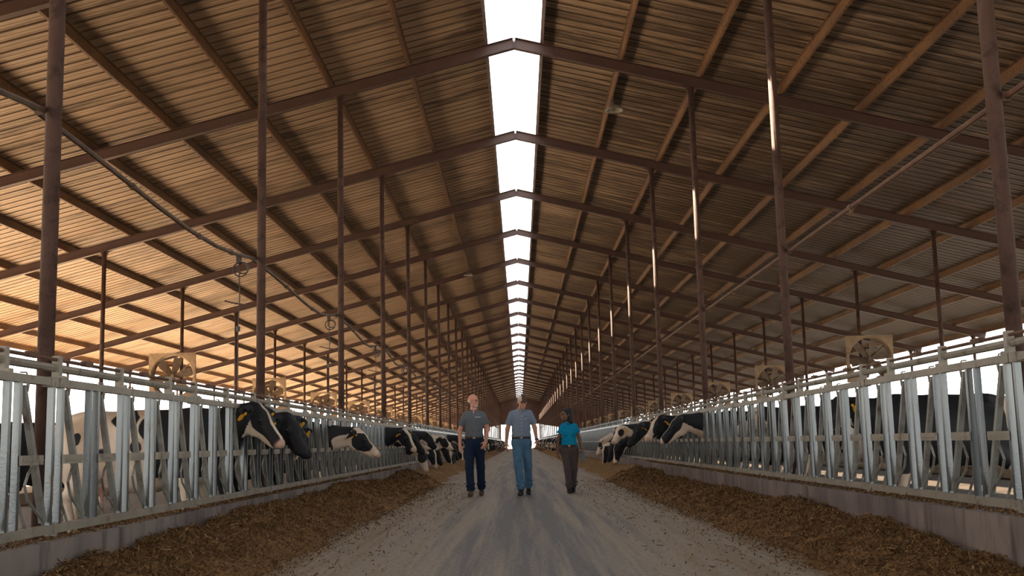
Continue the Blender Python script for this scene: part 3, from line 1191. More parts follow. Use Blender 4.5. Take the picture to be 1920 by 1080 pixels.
def feed(s):
    vs_all, q_all, off = [], [], 0
    for y0, y1, ry, rx in ((2.5, 16, .028, .028), (16, 40, .06, .05), (40, 110, .09, .06), (110, YEND, .3, .12)):
        ys = np.linspace(y0, y1, int((y1-y0)/ry)+1)
        ds = np.linspace(0, 1.2, int(1.2/rx)+1)
        D, Y = np.meshgrid(ds, ys)
        H = feed_h(s, D, Y)
        n0, n1 = D.shape
        V = np.stack([s*(KW0-D), Y, H], -1).reshape(-1, 3)
        I = np.arange(n0*n1).reshape(n0, n1)
        q = np.stack([I[:-1, :-1], I[1:, :-1], I[1:, 1:], I[:-1, 1:]], -1).reshape(-1, 4)
        if s > 0:
            pass
        else:
            q = q[:, ::-1]
        vs_all.append(V)
        q_all.append(q+off)
        off += len(V)
    # loose straws and chips lying on the heap and scattered over the road edge
    N = 90000
    y = 3+(RNG.random(N)**1.6)*24
    d = np.abs(RNG.normal(0, .50, N))
    far = RNG.random(N) < .05
    d = np.where(far, RNG.random(N)*2.0, np.clip(d, 0, 1.75))
    d = np.where((d > 1.0) & (RNG.random(N) < .5), d*.5, d)
    h = np.maximum(feed_h(s, np.minimum(d, 1.75), y), 0)
    # crumbs on top of the kerb
    kt = RNG.random(N) < .10
    x = np.where(kt, s*(KW0+RNG.random(N)*.19), s*(KW0-d))
    h = np.where(kt, .425, h)
    L = np.where(RNG.random(N) < .12, .010+RNG.random(N)*.020, .004+RNG.random(N)*.006)*(1+y/30)
    w = (.0014+RNG.random(N)*.0030)*(1+y/30)
    yaw = RNG.random(N)*math.pi*2
    pit = RNG.normal(0, .5, N)
    lift = .003+RNG.random(N)*.014
    dx, dy, dz = np.cos(yaw)*np.cos(pit)*L, np.sin(yaw)*np.cos(pit)*L, np.sin(pit)*L
    sx, sy = -np.sin(yaw)*w, np.cos(yaw)*w
    c = np.stack([x, y, h+lift+np.abs(dz)*.6], -1)
    dv = np.stack([dx, dy, dz], -1)
    sv = np.stack([sx, sy, RNG.normal(0, .5, N)*w], -1)
    V = np.stack([c-dv-sv, c+dv-sv, c+dv+sv, c-dv+sv], 1).reshape(-1, 3)
    vs_all.append(V)
    q_all.append(np.arange(4*N).reshape(N, 4)+off)
    me = np_mesh('feed_heap', np.concatenate(vs_all), np.concatenate(q_all), M_FEED, smooth=False)
    o = link('feed_heap', me)
    tag(o, f'long heap of dark brown chopped feed against the {SIDE[s]} kerb', 'feed', None, 'stuff')
feed(-1)
feed(1)
# ------------------------------------------------------------------ cows
def frame(fwd, up=(0, 0, 1)):
    f = Vector(fwd).normalized()
    y = Vector(up).cross(f).normalized()
    z = f.cross(y)
    return np.array([list(f), list(y), list(z)]).T     # columns = local axes

def head_prims(O, R, k=.03, ear_droop=12):
    """O = poll, R columns = forward (to the muzzle), left, up."""
    O = np.array(O, dtype=float)
    P = lambda x, y, z: tuple(O+R @ np.array([x, y, z]))
    def E(c, r, Rl=None, k_=k, sign=1):
        Rr = R if Rl is None else R @ Rl
        return ('ell', (P(*c), r, Rr), k_, sign)
    pr = [E((.09, 0, -.10), (.15, .105, .125)),
          E((.0, 0, -.02), (.06, .07, .055)),
          cone(P(.10, 0, -.085), P(.40, 0, -.125), .088, .064, .05),
          E((.455, 0, -.140), (.070, .078, .064), k_=.04),
          cone(P(.06, 0, -.215), P(.40, 0, -.200), .070, .038, .04),
          E((.10, .055, -.19), (.12, .045, .10)), E((.10, -.055, -.19), (.12, .045, .10)),
          E((.165, .083, -.055), (.045, .030, .034), k_=.025), E((.165, -.083, -.055), (.045, .030, .034), k_=.025)]
    for s in (-1, 1):
        Rl = rot('Z', -s*18) @ rot('X', -s*ear_droop)
        pr.append(E((-.005, s*.175, -.05), (.052, .115, .026), Rl, .02))
        pr.append(E((.012, s*.195, -.050), (.030, .075, .012), Rl, .012, -1))
        pr.append(E((.522, s*.038, -.115), (.018, .012, .014), None, .01, -1))
    pr.append(E((.50, 0, -.185), (.05, .075, .006), None, .008, -1))
    return pr, P

def cow_prims(pose):
    """x forward, origin on the ground under the shoulder; neck passes the fence at x = 0.5."""
    pr = []
    if not pose.get('lying'):
        zo = 0
        legs = [((.02, .17), [(.02, .19, .86), (.04, .19, .46), (.02, .18, .13), (.05, .18, .05)], (.125, .062, .044, .058)),
                ((-1.1, .17), None, None)]
        for s in (-1, 1):
            dx = pose.get('step', .06)*s
            pr += [cone((.00, s*.17, .88), (.03+dx*.4, s*.18, .46), .125, .058, .06), cone((.03+dx*.4, s*.18, .46), (.02+dx, s*.18, .12), .050, .040, .02),
                   cone((.02+dx, s*.18, .12), (.05+dx, s*.18, .045), .046, .056, .02)]
            dx = -dx
            pr += [('ell', ((-1.12, s*.19, .88), (.21, .13, .30), None), .08, 1),
                   cone((-1.02, s*.22, .74), (-1.27+dx*.5, s*.20, .52), .115, .062, .05), cone((-1.27+dx*.5, s*.20, .52), (-1.22+dx, s*.19, .13), .050, .042, .02),
                   cone((-1.22+dx, s*.19, .13), (-1.18+dx, s*.19, .045), .046, .058, .02)]
        pr.append(('ell', ((-.98, 0, .66), (.20, .15, .14), None), .05, 1))
        for s in (-1, 1):
            pr.append(cone((-.92, s*.07, .55), (-.92, s*.07, .48), .022, .016, .02))
    else:
        zo = -.55
        for s in (-1, 1):
            pr += [cone((.05, s*.20, .35), (.30, s*.24, .12), .11, .06, .05), cone((.30, s*.24, .12), (.05, s*.25, .06), .055, .045, .02)]
            pr += [('ell', ((-1.05, s*.28, .32), (.30, .15, .24), None), .08, 1), cone((-.90, s*.36, .20), (-.62, s*.40, .07), .09, .05, .04)]
    B = lambda c, r, k: pr.append(('ell', ((c[0], c[1], c[2]+zo), r, None), k, 1))
    B((.0, 0, 1.02), (.36, .255, .40), .1)
    B((-.50, 0, .96), (.58, .355, .42), .14)
    B((-1.0, 0, 1.10), (.44, .26, .29), .14)
    B((-.45, 0, 1.20), (.80, .13, .20), .1)
    B((-1.10, 0, 1.28), (.26, .24, .12), .08)
    for s in (-1, 1):
        pr.append(cone((-1.0, s*.22, 1.355+zo), (-1.06, s*.20, 1.33+zo), .045, .045, .06))
        pr.append(cone((-1.37, s*.10, 1.25+zo), (-1.30, s*.11, 1.24+zo), .05, .06, .06))
    # tail
    pr += [cone((-1.36, 0, 1.33+zo), (-1.47, 0, 1.18+zo), .05, .028, .04), cone((-1.47, 0, 1.18+zo), (-1.50, .02, .78+zo), .026, .018, .02),
           cone((-1.50, .02, .78+zo), (-1.49, .03, .58+zo), .024, .050, .02), cone((-1.49, .03, .58+zo), (-1.48, .03, .45+zo), .050, .015, .02)]
    # neck and head
    poll = np.array(pose['poll'], dtype=float)
    hd = Vector(pose['dir']).normalized()
    R = frame(hd, pose.get('up', (0, 0, 1)))
    base = poll+R @ np.array([-.04, 0, -.11])
    mid = (np.array([.20, 0, 1.15+zo])+base)/2+np.array([.02, 0, pose.get('arch', 0)])
    pr += [cone((.10, 0, 1.12+zo), tuple(mid), .255, .165, .10), cone(tuple(mid), tuple(base), .165, .118, .06),
           cone((.22, 0, .92+zo), tuple(mid+np.array([0, 0, -.11])), .17, .10, .08),
           cone(tuple(mid+np.array([0, 0, -.11])), tuple(poll+R @ np.array([.02, 0, -.20])), .10, .065, .05)]
    hp, P = head_prims(poll, R)
    return pr+hp, P, R, poll

def paint(V, pose, P, R, poll):
    """pat: >0 white, <0 black, near 0 left to the noise of the hide; pink: bare skin."""
    pat = np.full(len(V), pose.get('bias', -.15))
    pink = np.zeros(len(V))
    L = (V-poll) @ R       # head coordinates
    lx, ly, lz = L[:, 0], L[:, 1], L[:, 2]
    head = (lx > -.06) & (np.abs(ly) < .32) & (lz > -.34) & (lz < .12) & (lx < .6)
    style = pose['face']
    ear = head & (np.abs(ly) > .112) & (lx < .12)
    if style == 'black':
        pat = np.where(head, -1.0, pat)
        pat = np.where(head & (lz < -.235), .5, pat)
    elif style == 'blaze':
        w = pose.get('blaze_w', .035)
        bl = (w+.03*np.clip((lx-.3)*4, 0, 1)-np.abs(ly))*14
        bl = np.where(lz > -.15, bl, -1)
        muz = (lx-.41)*8
        jaw = (-.225-lz)*10
        pat = np.where(head, np.maximum(np.maximum(bl, muz), jaw)-.05, pat)
    elif style == 'white':
        eye = .10-np.sqrt((lx-.14)**2+(np.abs(ly)-.09)**2+(lz+.07)**2)
        pat = np.where(head, np.clip(-eye*9, -1, 1), pat)
    elif style == 'cheek':      # white cheek and jaw, black face plate, white line down the nose
        ch = (.02-(lx-.02)*.55-(lz+.13))*9
        ch = np.maximum(ch, (-.17-lz)*12)
        nl = (.026-np.abs(ly))*18
        nl = np.where(lz > -.13, nl, -1)
        pat = np.where(head, np.maximum(np.maximum(ch, nl), (lx-pose.get('muz', .47))*10), pat)
    elif style == 'socket':     # black cheek patch, white throat, muzzle and forehead edge
        ck = .145-np.sqrt(((lx-.17)/1.25)**2+(lz+.11)**2)
        fr = (.04-np.abs(ly))*14
        fr = np.where(lz > -.13, fr, -1)
        pat = np.where(head, np.maximum(-ck*9, fr), pat)
    pat = np.where(ear, -1.0 if style != 'white' else .3, pat)
    # dark skin inside the ears, bare muzzle
    mz = head & (lx > .475) & (lz > -.19)
    pink = np.where(mz, pose.get('pinkness', .55), pink)
    body = ~head
    x, y, z = V[:, 0], V[:, 1], V[:, 2]
    if not pose.get('lying'):
        pat = np.where(body & (z < .45), np.maximum(pat, .9*(1-z/.5)+.2), pat)
        ud = body & (np.abs(x+.98) < .26) & (z < .62) & (z > .44) & (np.abs(y) < .15)
        pink = np.where(ud, .8, pink)
    f = pose.get('body')
    if f is not None:
        pat = np.where(body, f(x, y, z, pat), pat)
    return pat, np.where(pat > -.2, pink, pink*.0)

def make_cow(pose, res):
    pr, P, R, poll = cow_prims(pose)
    V, Q = sdf_mesh(pr, res)
    pat, pink = paint(V, pose, P, R, poll)
    me = np_mesh('cow', V, Q, M_HIDE, True, {'pat': pat, 'pink': pink})
    return me, P, R

def cow_details(me, P, R, o, tags=True, tagside=(-1, 1)):
    """eyes and ear tags as children of the cow."""
    for s in (-1, 1):
        mb = MB()
        c = P(.178, s*.103, -.055)
        mb.ball(c, .019)
        link('eye', mb.mesh('eye', M_EYE, True), o)
    if tags:
        for s in tagside:
            mb = MB()
            c = np.array(P(.045, s*.20, -.065))
            X, Y, Z = R[:, 0], R[:, 1], R[:, 2]
            def q(a, b, c_):
                return tuple(c+X*a+Y*b+Z*c_)
            mb.tube([q(.0, 0, 0), q(.012, 0, 0)], .017, 12, up=tuple(Z))
            mb.tube([q(.012, 0, 0), q(.016, 0, 0)], .007, 8, up=tuple(Z))
            n = 10
            pts = [(-.012, -.02), (.012, -.02), (.030, -.045), (.033, -.10), (.0, -.108), (-.033, -.10), (-.030, -.045)]
            vs = [q(-.024, a, b) for a, b in pts]+[q(-.019, a, b) for a, b in pts]
            m_ = len(pts)
            mb.add(vs, [tuple(range(m_)), tuple(range(2*m_-1, m_-1, -1))]+[(j, m_+j, m_+(j+1) % m_, (j+1) % m_) for j in range(m_)])
            link('ear_tag', mb.mesh('ear_tag', M_TAG), o)

def place_cow(me, s, x_sh, y, turn=0, name='cow'):
    """cow facing the road; s = side of the barn, x_sh = shoulder distance from the middle."""
    o = link('cow', me, None, (s*x_sh, y, -.02))
    o.rotation_euler.z = (math.pi if s > 0 else 0)+math.radians(turn)
    return o
GAP = lambda s, k: JOINT[s]+.38+UNIT*k
SH = FENCE+.50       # shoulder distance for a neck pushed right through
hero = []
def hero_cow(s, y, pose, label, x_sh=SH, turn=0, res=.017, tags=True, tagside=(-1, 1), group=None):
    me, P, R = make_cow(pose, res)
    o = place_cow(me, s, x_sh, y, turn)
    cow_details(me, P, R, o, tags, tagside)
    tag(o, label, 'cow', group)
    return o
def body_pied(x, y, z, pat):
    # white rump and flank, black blobs along the ribs, black shoulder and neck
    v = (-.42-x)*2.2
    v = np.maximum(v, np.where(z < .70, .25, -1))
    for (cx, cz, r) in ((-.62, 1.33, .13), (-.85, .92, .10), (-.30, 1.20, .20), (-.50, 1.02, .12), (-1.12, 1.12, .06)):
        v = np.minimum(v, (np.hypot((x-cx)*1.1, z-cz)-r)*5)
    return np.clip(v, -.9, .9)*1.1
def body_black(x, y, z, pat):
    v = np.full(len(x), -1.2)
    v = np.where(z < .42, .8, v)
    return v
def body_whiterump(x, y, z, pat):
    v = np.maximum((-1.18-x)*6, (.52-z)*5)
    return np.clip(v, -1.3, .9)
def neck_throat(x, y, z, pat):
    v = np.where((x > .30), (.04+(x-.3)*.55-(z-.84))*4, -1.2)
    v = np.where(z < .42, .8, v)
    return np.clip(v, -1.2, .8)

hero_cow(-1, GAP(-1, 7), dict(poll=(.70, 0, 1.42), dir=(.66, -.40, -.60), face='cheek', body=body_pied, arch=.02),
         'piebald cow nearest on the left, white rump and black neck, head over the tie plates', x_sh=SH-.02)
hero_cow(-1, GAP(-1, 9)+.1, dict(poll=(.72, .0, 1.34), dir=(.52, -.50, -.66), face='black', body=body_black, arch=.0),
         'all black cow with yellow ear tags, second head out on the left', x_sh=SH-.05)
hero_cow(-1, GAP(-1, 16)+.25, dict(poll=(.93, 0, 1.23), dir=(.80, 0, -.60), face='socket', body=neck_throat, arch=-.02),
         'black cow with white throat and black cheek patch, head level, left side', x_sh=SH)
hero_cow(-1, GAP(-1, 12), dict(poll=(.34, 0, 1.26), dir=(.5, -.6, -.55), face='black', body=body_black),
         'black cow mostly hidden behind the black tagged cow on the left', x_sh=SH-.15)
hero_cow(-1, GAP(-1, 28), dict(poll=(.95, 0, 1.30), dir=(.60, -.35, -.72), face='blaze', blaze_w=.05, body=body_black),
         'black cow with a broad white blaze and pink muzzle, left side', x_sh=SH)
hero_cow(-1, GAP(-1, 31), dict(poll=(.95, 0, 1.22), dir=(.70, -.1, -.72), face='black', body=body_black),
         'black cow between two blazed cows on the left', x_sh=SH)
hero_cow(-1, GAP(-1, 35), dict(poll=(.98, 0, .80), dir=(.35, -.25, -.90), face='white', body=body_black),
         'black cow lowering its pale pink face to the feed, left side', x_sh=SH, tags=False)
hero_cow(1, GAP(1, 19)+.1, dict(poll=(.88, 0, 1.33), dir=(.78, 0, -.62), face='cheek', muz=.44, body=neck_throat, arch=.02),
         'black cow with white jaw reaching out, nearest head on the right', x_sh=SH-.02, tags=False)
hero_cow(1, GAP(1, 23), dict(poll=(.96, 0, 1.38), dir=(.62, .45, -.60), face='blaze', blaze_w=.062, body=body_black),
         'cow with broad white face and dark nose, second head on the right', x_sh=SH)
hero_cow(1, GAP(1, 28), dict(poll=(.98, 0, 1.30), dir=(.70, .1, -.66), face='black', body=body_black),
         'black faced cow, third head out on the right', x_sh=SH)
hero_cow(1, GAP(1, 36), dict(poll=(.98, 0, 1.32), dir=(.55, .50, -.62), face='white', body=body_pied),
         'black and white cow with a yellow ear tag, fourth head on the right', x_sh=SH)
hero_cow(1, GAP(1, 39), dict(poll=(.95, 0, .84), dir=(.35, .05, -.92), face='blaze', body=body_black),
         'black cow with a thin blaze bending down to the feed on the right', x_sh=SH, tags=False)
hero_cow(1, 13.0, dict(poll=(.72, 0, 1.38), dir=(.75, .45, -.45), face='black', body=body_whiterump, step=.1),
         'black cow with a white rump standing behind the right headlocks', x_sh=4.35, turn=8)
hero_cow(1, 17.0, dict(poll=(.72, 0, 1.40), dir=(.75, -.3, -.45), face='white', body=body_pied, step=.1),
         'black and white cow standing in the lane behind the right headlocks', x_sh=4.3, turn=-14)
lying, LP_, LR_ = make_cow(dict(poll=(.52, 0, 1.02), dir=(.75, .2, -.55), face='blaze', lying=True, bias=-.25), .026)
for s, y, x, t, txt in ((1, 22.5, 10.6, 90, 'on the right bedding, nearest of the three lying'), (1, 26.3, 10.6, 90, 'on the right bedding, middle of the three lying'), (1, 30.2, 10.6, 90, 'on the right bedding, farthest of the three lying'),
                        (-1, 17.5, 10.9, -90, 'on the left bedding, nearer of the two lying'), (-1, 22.5, 10.9, -90, 'on the left bedding, farther of the two lying')):
    o = link('cow', lying, None, (s*(x+.6), y, .17))
    o.rotation_euler.z = math.radians(180 if s > 0 else 0)
    tag(o, f'dark cow lying {txt}', 'cow', 'cows lying on the bedding')

walk_me, _p, _r = make_cow(dict(poll=(.75, 0, 1.10), dir=(.65, .1, -.75), face='black', body=body_black, step=.12), .024)
for s, x, y, t, txt in ((-1, 6.6, 15.8, 75, 'standing in the left lane behind the nearest headlocks'), (-1, 7.6, 19.5, 100, 'standing in the left lane, farther back near the bedding'),
                        (-1, 5.9, 23.0, 80, 'standing in the left lane, farthest of the three loose ones'), (1, 8.6, 24.5, 95, 'standing in the right lane beside the bedding')):
    o = place_cow(walk_me, s, x, y, t)
    tag(o, f'black cow {txt}', 'cow', 'cows standing loose in the lanes')
# cows further away share a few bodies
POSES = [dict(poll=(.97, 0, .80), dir=(.35, -.15, -.90), face='blaze', bias=-.2),
         dict(poll=(.95, 0, .86), dir=(.45, .1, -.88), face='black', bias=-.25),
         dict(poll=(.98, 0, .74), dir=(.25, .2, -.95), face='cheek', bias=.0),
         dict(poll=(.95, 0, 1.28), dir=(.70, .25, -.66), face='blaze', bias=-.2, blaze_w=.05),
         dict(poll=(.96, 0, 1.22), dir=(.78, -.25, -.62), face='socket', bias=-.15),
         dict(poll=(.94, 0, .98), dir=(.50, -.1, -.85), face='white', bias=.1)]
FAR = [make_cow(p, .030)[0] for p in POSES]
def far_cow(s, y, which, label, group):
    o = place_cow(FAR[which], s, SH+.02, y, RNG.uniform(-6, 6))
    tag(o, label, 'cow', group)
def run(s, ks, label, group):
    for k in ks:
        far_cow(s, GAP(s, k), int(RNG.choice([0, 1, 2, 3, 4, 5], p=[.22, .22, .17, .12, .12, .15])), label, group)
NAMED = {-1: [(38, 3, 'black cow with a white blaze, just past the pale faced feeding cow on the left'),
              (41, 0, 'blazed cow eating, second past the pale faced cow on the left'),
              (44, 1, 'black faced cow eating, third past the pale faced cow on the left'),
              (48, 4, 'cow with white throat, head level, fourth past the pale faced cow, left')],
         1: [(42, 1, 'black faced cow eating beside the thin blazed cow on the right'),
             (46, 2, 'white jawed cow eating, second past the thin blazed cow on the right'),
             (49, 5, 'pale faced cow reaching out near the woman, right side')]}
for s in (-1, 1):
    for k, w, lab in NAMED[s]:
        far_cow(s, GAP(s, k), w, lab, f'feeding cows on the {SIDE[s]}')
k = 51
ks = []
while k < 288:
    ks.append(k)
    k += int(RNG.choice([2, 2, 3, 3, 4]))
run(-1, ks, 'black and white cow feeding far down the left row', 'far feeding cows on the left')
k = 118
ks = []
while k < 288:
    ks.append(k)
    k += int(RNG.choice([2, 2, 3, 3]))
run(1, ks, 'black and white cow feeding far down the right row', 'far feeding cows on the right')
# ------------------------------------------------------------------ the three people
def cloth(name, c, var=None, scale=30, rough=.85, bump=.35, bs=9):
    return mat(name, c, rough, var=var, scale=scale, bump=bump, bscale=bs, spec=.25)
M_SKIN1 = mat('fair_skin', (0.62, 0.31, 0.22), .5, var=(0.52, 0.24, 0.17), scale=9)
M_SKIN2 = mat('tanned_skin', (0.50, 0.25, 0.16), .5, var=(0.42, 0.19, 0.12), scale=9)
M_SKIN3 = mat('brown_skin', (0.16, 0.075, 0.045), .45, var=(0.13, 0.06, 0.038), scale=9)
M_WHITEHAIR = mat('short_white_hair', (0.55, 0.50, 0.46), .8, bump=.4, bscale=160)
M_BLACKHAIR = mat('black_hair', (0.008, 0.007, 0.008), .65, bump=.3, bscale=120)
M_SHIRT1 = cloth('charcoal_polo', (0.125, 0.14, 0.165), (0.10, 0.115, 0.135))
M_SHIRT2 = cloth('light_blue_shirt', (0.185, 0.24, 0.32), (0.145, 0.19, 0.26), 60)
M_SHIRT3 = cloth('bright_blue_polo', (0.0, 0.26, 0.46), (0.0, 0.21, 0.39))
M_NAVY = cloth('navy_trousers', (0.008, 0.022, 0.055), (0.006, 0.016, 0.042))
M_JEANS = cloth('blue_denim', (0.055, 0.135, 0.235), (0.09, 0.19, 0.30), 8)
M_TAUPE = cloth('taupe_trousers', (0.085, 0.066, 0.068), (0.065, 0.05, 0.052))
M_BELT = mat('dark_brown_leather', (0.03, 0.018, 0.015), .5)
M_BOOT = mat('brown_boot_leather', (0.09, 0.055, 0.045), .6)
M_BLACKSHOE = mat('black_shoe_leather', (0.014, 0.014, 0.018), .45)
M_CREAM = cloth('cream_cap_panel', (0.50, 0.44, 0.36))
M_CAPB = cloth('brown_cap_panel', (0.075, 0.045, 0.035))
M_MARK = mat('white_print', (0.75, 0.80, 0.82), .6)
M_BUTTON = mat('pale_button', (0.7, 0.7, 0.7), .4)
M_LENS = mat('glasses_frame', (0.03, 0.03, 0.035), .3, metal=.4)
M_GREYITEM = mat('grey_blue_cover', (0.10, 0.13, 0.17), .6)

def head_sdf(c, yaw, pitch, k=.018):
    """c = centre of the head; faces -y when yaw = 0; positive yaw turns the face to +x."""
    R = np.array((Matrix.Rotation(math.radians(yaw), 3, 'Z') @ Matrix.Rotation(math.radians(pitch), 3, 'X')))
    c = np.array(c, dtype=float)
    P = lambda x, y, z: tuple(c+R @ np.array([x, y, z]))
    E = lambda p, r, kk=k, s=1: ('ell', (P(*p), r, R), kk, s)
    pr = [E((0, .018, .028), (.077, .097, .090)), E((0, -.022, -.038), (.060, .072, .080)),
          E((0, -.060, -.094), (.030, .028, .024)), E((0, -.01, -.075), (.054, .055, .040)),
          cone(P(0, -.092, .010), P(0, -.112, -.022), .009, .014, .010),
          E((0, -.082, .024), (.050, .018, .012), .012),
          E((.036, -.068, -.030), (.022, .018, .020), .015), E((-.036, -.068, -.030), (.022, .018, .020), .015),
          E((0, -.092, -.056), (.024, .013, .006), .006), E((0, -.090, -.069), (.021, .013, .007), .006),
          E((.031, -.098, .006), (.016, .013, .009), .006, -1), E((-.031, -.098, .006), (.016, .013, .009), .006, -1),
          E((0, -.106, -.0625), (.022, .010, .002), .003, -1)]
    for s in (-1, 1):
        pr.append(E((s*.078, .012, -.008), (.011, .021, .031), .008))
        pr.append(E((s*.088, .006, -.006), (.006, .011, .018), .004, -1))
    return pr, P, R

def hand_sdf(W, d, n, side, curl=.5):
    """W wrist, d along the hand, n palm normal, side = +1/-1 which side the thumb is on (along t)."""
    W = np.array(W, dtype=float)
    d = np.array(d, dtype=float)
    d /= np.linalg.norm(d)
    n = np.array(n, dtype=float)
    n -= d*(n @ d)
    n /= np.linalg.norm(n)
    t = np.cross(d, n)*side
    R = np.stack([d, t, n], -1)
    pr = [('ell', (tuple(W+d*.050), (.052, .040, .016), R), .012, 1), cone(tuple(W-d*.02), tuple(W+d*.03), .027, .024, .02)]
    for j, (o, L) in enumerate(((.029, .070), (.010, .080), (-.010, .074), (-.028, .058))):
        b = W+d*.090+t*o
        dd = d+t*o*3.2
        dd /= np.linalg.norm(dd)
        cur = curl*(.8+.15*j)
        p = b
        a = 0
        for q, l in enumerate((.45, .32, .23)):
            a += cur*(.35 if q == 0 else .55)
            e = p+(dd*math.cos(a)+n*math.sin(a))*L*l
            pr.append(cone(tuple(p), tuple(e), .0095-.0008*q, .0088-.0008*q, .003))
            p = e
    b = W+d*.028+t*.030
    e1 = b+(d*.62+t*.70+n*.35)/1.0*.036
    e2 = e1+(d*.90+t*.20+n*.40)*.032
    pr += [cone(tuple(b), tuple(e1), .014, .011, .008), cone(tuple(e1), tuple(e2), .011, .0085, .003)]
    return pr

def person(name_label, J, mats_, build=1.0, female=False, res=.0060):
    """J: joints in metres, x to the right of the picture, y away from the camera, z up, relative to the person's ground point."""
    root = link('person', None, None, (J['at'][0], J['at'][1], 0))
    tag(root, name_label, 'person')
    N = lambda q: np.array(J[q], dtype=float)
    hc = N('head')
    hp, HP, HR = head_sdf(hc, J['yaw'], J['hpitch'])
    sl, sr = N('sl'), N('sr')
    sm = (sl+sr)/2
    wz = J['waist']
    wx = J['wx']
    b = build
    neck = [cone(tuple(hc+np.array([0, .03, -.07])), tuple(sm+np.array([0, .02, .03])), .052*b if not female else .044, .060*b if not female else .048, .03)]
    ws = np.linalg.norm(sr-sl)/2
    chest = sm+np.array([0, .01, -.14])
    tw = J['tw']
    torso = [(tuple(chest), (ws*.80, .115*b, .17)), (tuple(sm+np.array([0, .02, -.055])), (ws*.88, .085*b, .075)),
             ((wx, .0, wz+.13), (tw*.98, .115*b, .15)), ((wx, .0, wz+.02), (tw*.95, .112*b, .09))]
    hips = [((wx, .01, wz-.10), (J['hw'], .115*b, .13))]
    def T(infl, lst, k):
        return [('ell', (c, tuple(x+infl for x in r), None), k, 1) for c, r in lst]
    body = T(-.014, torso, .05)+T(-.016, hips, .05)+neck+hp
    for S in ('l', 'r'):
        s, e, w = N('s'+S), N('e'+S), N('w'+S)
        a = .044*b if not female else .036
        body += [cone(tuple(s+(sm-s)*.16+np.array([0, 0, -.03])), tuple(e), a+.003, a-.002, .03), cone(tuple(e), tuple(w), a-.001, .026 if not female else .022, .012)]
        dd = J['hd'+S]
        body += hand_sdf(w, dd, J['hn'+S], J['ts'+S], J['curl'+S])
        h, k_, an = N('h'+S), N('k'+S), N('a'+S)
        body += [cone(tuple(h), tuple(k_), .070*b, .045*b, .03), cone(tuple(k_), tuple(an), .045*b, .032*b, .02)]
    V, Q = sdf_mesh(body, res)
    link('body', np_mesh('body', V, Q, mats_['skin']), root)
    # shirt with sleeves
    sh = T(.004, torso, .05)
    for S in ('l', 'r'):
        s, e = N('s'+S), N('e'+S)
        m1 = s+(e-s)*J.get('sleeve', .62)
        a = .058*b if not female else .047
        s0 = s+(sm-s)*.16+np.array([0, 0, -.030])
        sh += [cone(tuple(s0), tuple(m1), a, a*1.02, .05)]
    sh.append(('ell', (tuple(sm+np.array([0, .015, .0])), (ws*.78, .062*b, .052), None), .05, 1))
    sh.append(('ell', ((wx, 0, wz+.005), (tw*1.0+.004, .118*b, .05), None), .03, 1))
    if female:
        for s in (-1, 1):
            sh.append(('ell', ((chest[0]+s*.065, -.085, chest[2]-.015), (.062, .055, .06), None), .03, 1))
    # neck opening
    nb = sm+np.array([0, -.05, .055])
    sh.append(('ell', (tuple(nb+np.array([0, -.03, 0])), (.036, .06, .07), None), .01, -1))
    for S in ('l', 'r'):      # flat sleeve ends
        s, e = N('s'+S), N('e'+S)
        d = (e-s)/np.linalg.norm(e-s)
        m1 = s+(e-s)*(J.get('sleeve', .62)+.02)
        Rr = np.array(Vector(d).to_track_quat('Z', 'Y').to_matrix())
        rs = .068 if female else .082
        sh.append(('ell', (tuple(m1+d*.06), (rs, rs, .06), Rr), .004, -1))
    V, Q = sdf_mesh(sh, res+.001)
    shirt = link('shirt', np_mesh('shirt', V, Q, mats_['shirt']), root)
    # collar: two flaps round the neck
    mb = MB()
    for s in (-1, 1):
        c0 = sm+np.array([0, .02, .045])
        ring = []
        for j in range(9):
            a = math.radians(-90+s*(12+j*19))
            rx, ry = (.068*b, .066*b) if not female else (.056, .056)
            ring.append((c0[0]+rx*math.cos(a), c0[1]+ry*math.sin(a)-.004, c0[2]+.012*math.sin(a)))
        vs = []
        for j, p in enumerate(ring):
            up_ = .026
            dn = .030 if j > 0 else .052
            ox, oy = (p[0]-c0[0])*.28, (p[1]-c0[1])*.28
            vs += [(p[0]*1.0-ox*.6, p[1]-oy*.6, p[2]+up_), (p[0], p[1], p[2]+up_+.004), (p[0]+ox+(-s*.0), p[1]+oy-.004, p[2]-dn), (p[0]+ox*.8, p[1]+oy*.8, p[2]-dn)]
        fs = []
        for j in range(8):
            o = 4*j
            fs += [(o, o+1, o+5, o+4), (o+1, o+2, o+6, o+5), (o+2, o+3, o+7, o+6), (o+3, o, o+4, o+7)]
        fs += [(0, 3, 2, 1), (32, 33, 34, 35)]
        mb.add(vs, fs)
    link('collar', mb.mesh('collar', mats_['shirt'], True), shirt)
    # trousers
    tr = T(.012, hips, .05)+[('ell', ((wx, .0, wz-.02), (tw*.97, .113*b, .06), None), .04, 1)]
    for S in ('l', 'r'):
        h, k_, an = N('h'+S), N('k'+S), N('a'+S)
        tr += [cone(tuple(h), tuple(k_), J.get('thigh', .096), J.get('knee', .070), .035), cone(tuple(k_), tuple(an), J.get('knee', .070), J.get('hem', .064), .03)]
        d = (an-k_)/np.linalg.norm(an-k_)
        Rr = np.array(Vector(d).to_track_quat('Z', 'Y').to_matrix())
        tr.append(('ell', (tuple(an+d*.075), (.14, .14, .06), Rr), .004, -1))
        # folds behind the knee and over the shoe
        for j in range(3):
            q = k_+(an-k_)*(.70+.10*j)
            tr.append(('ell', (tuple(q+np.array([.02*(-1)**j, -.01, 0])), (J.get('hem', .064)*1.02, J.get('hem', .064)*1.06, .018), rot('Y', 14*(-1)**j)), .02, 1))
    V, Q = sdf_mesh(tr, res+.001)
    link('trousers', np_mesh('trousers', V, Q, mats_['trousers']), root)
    # belt
    mb = MB()
    n = 40
    bz = wz-.028
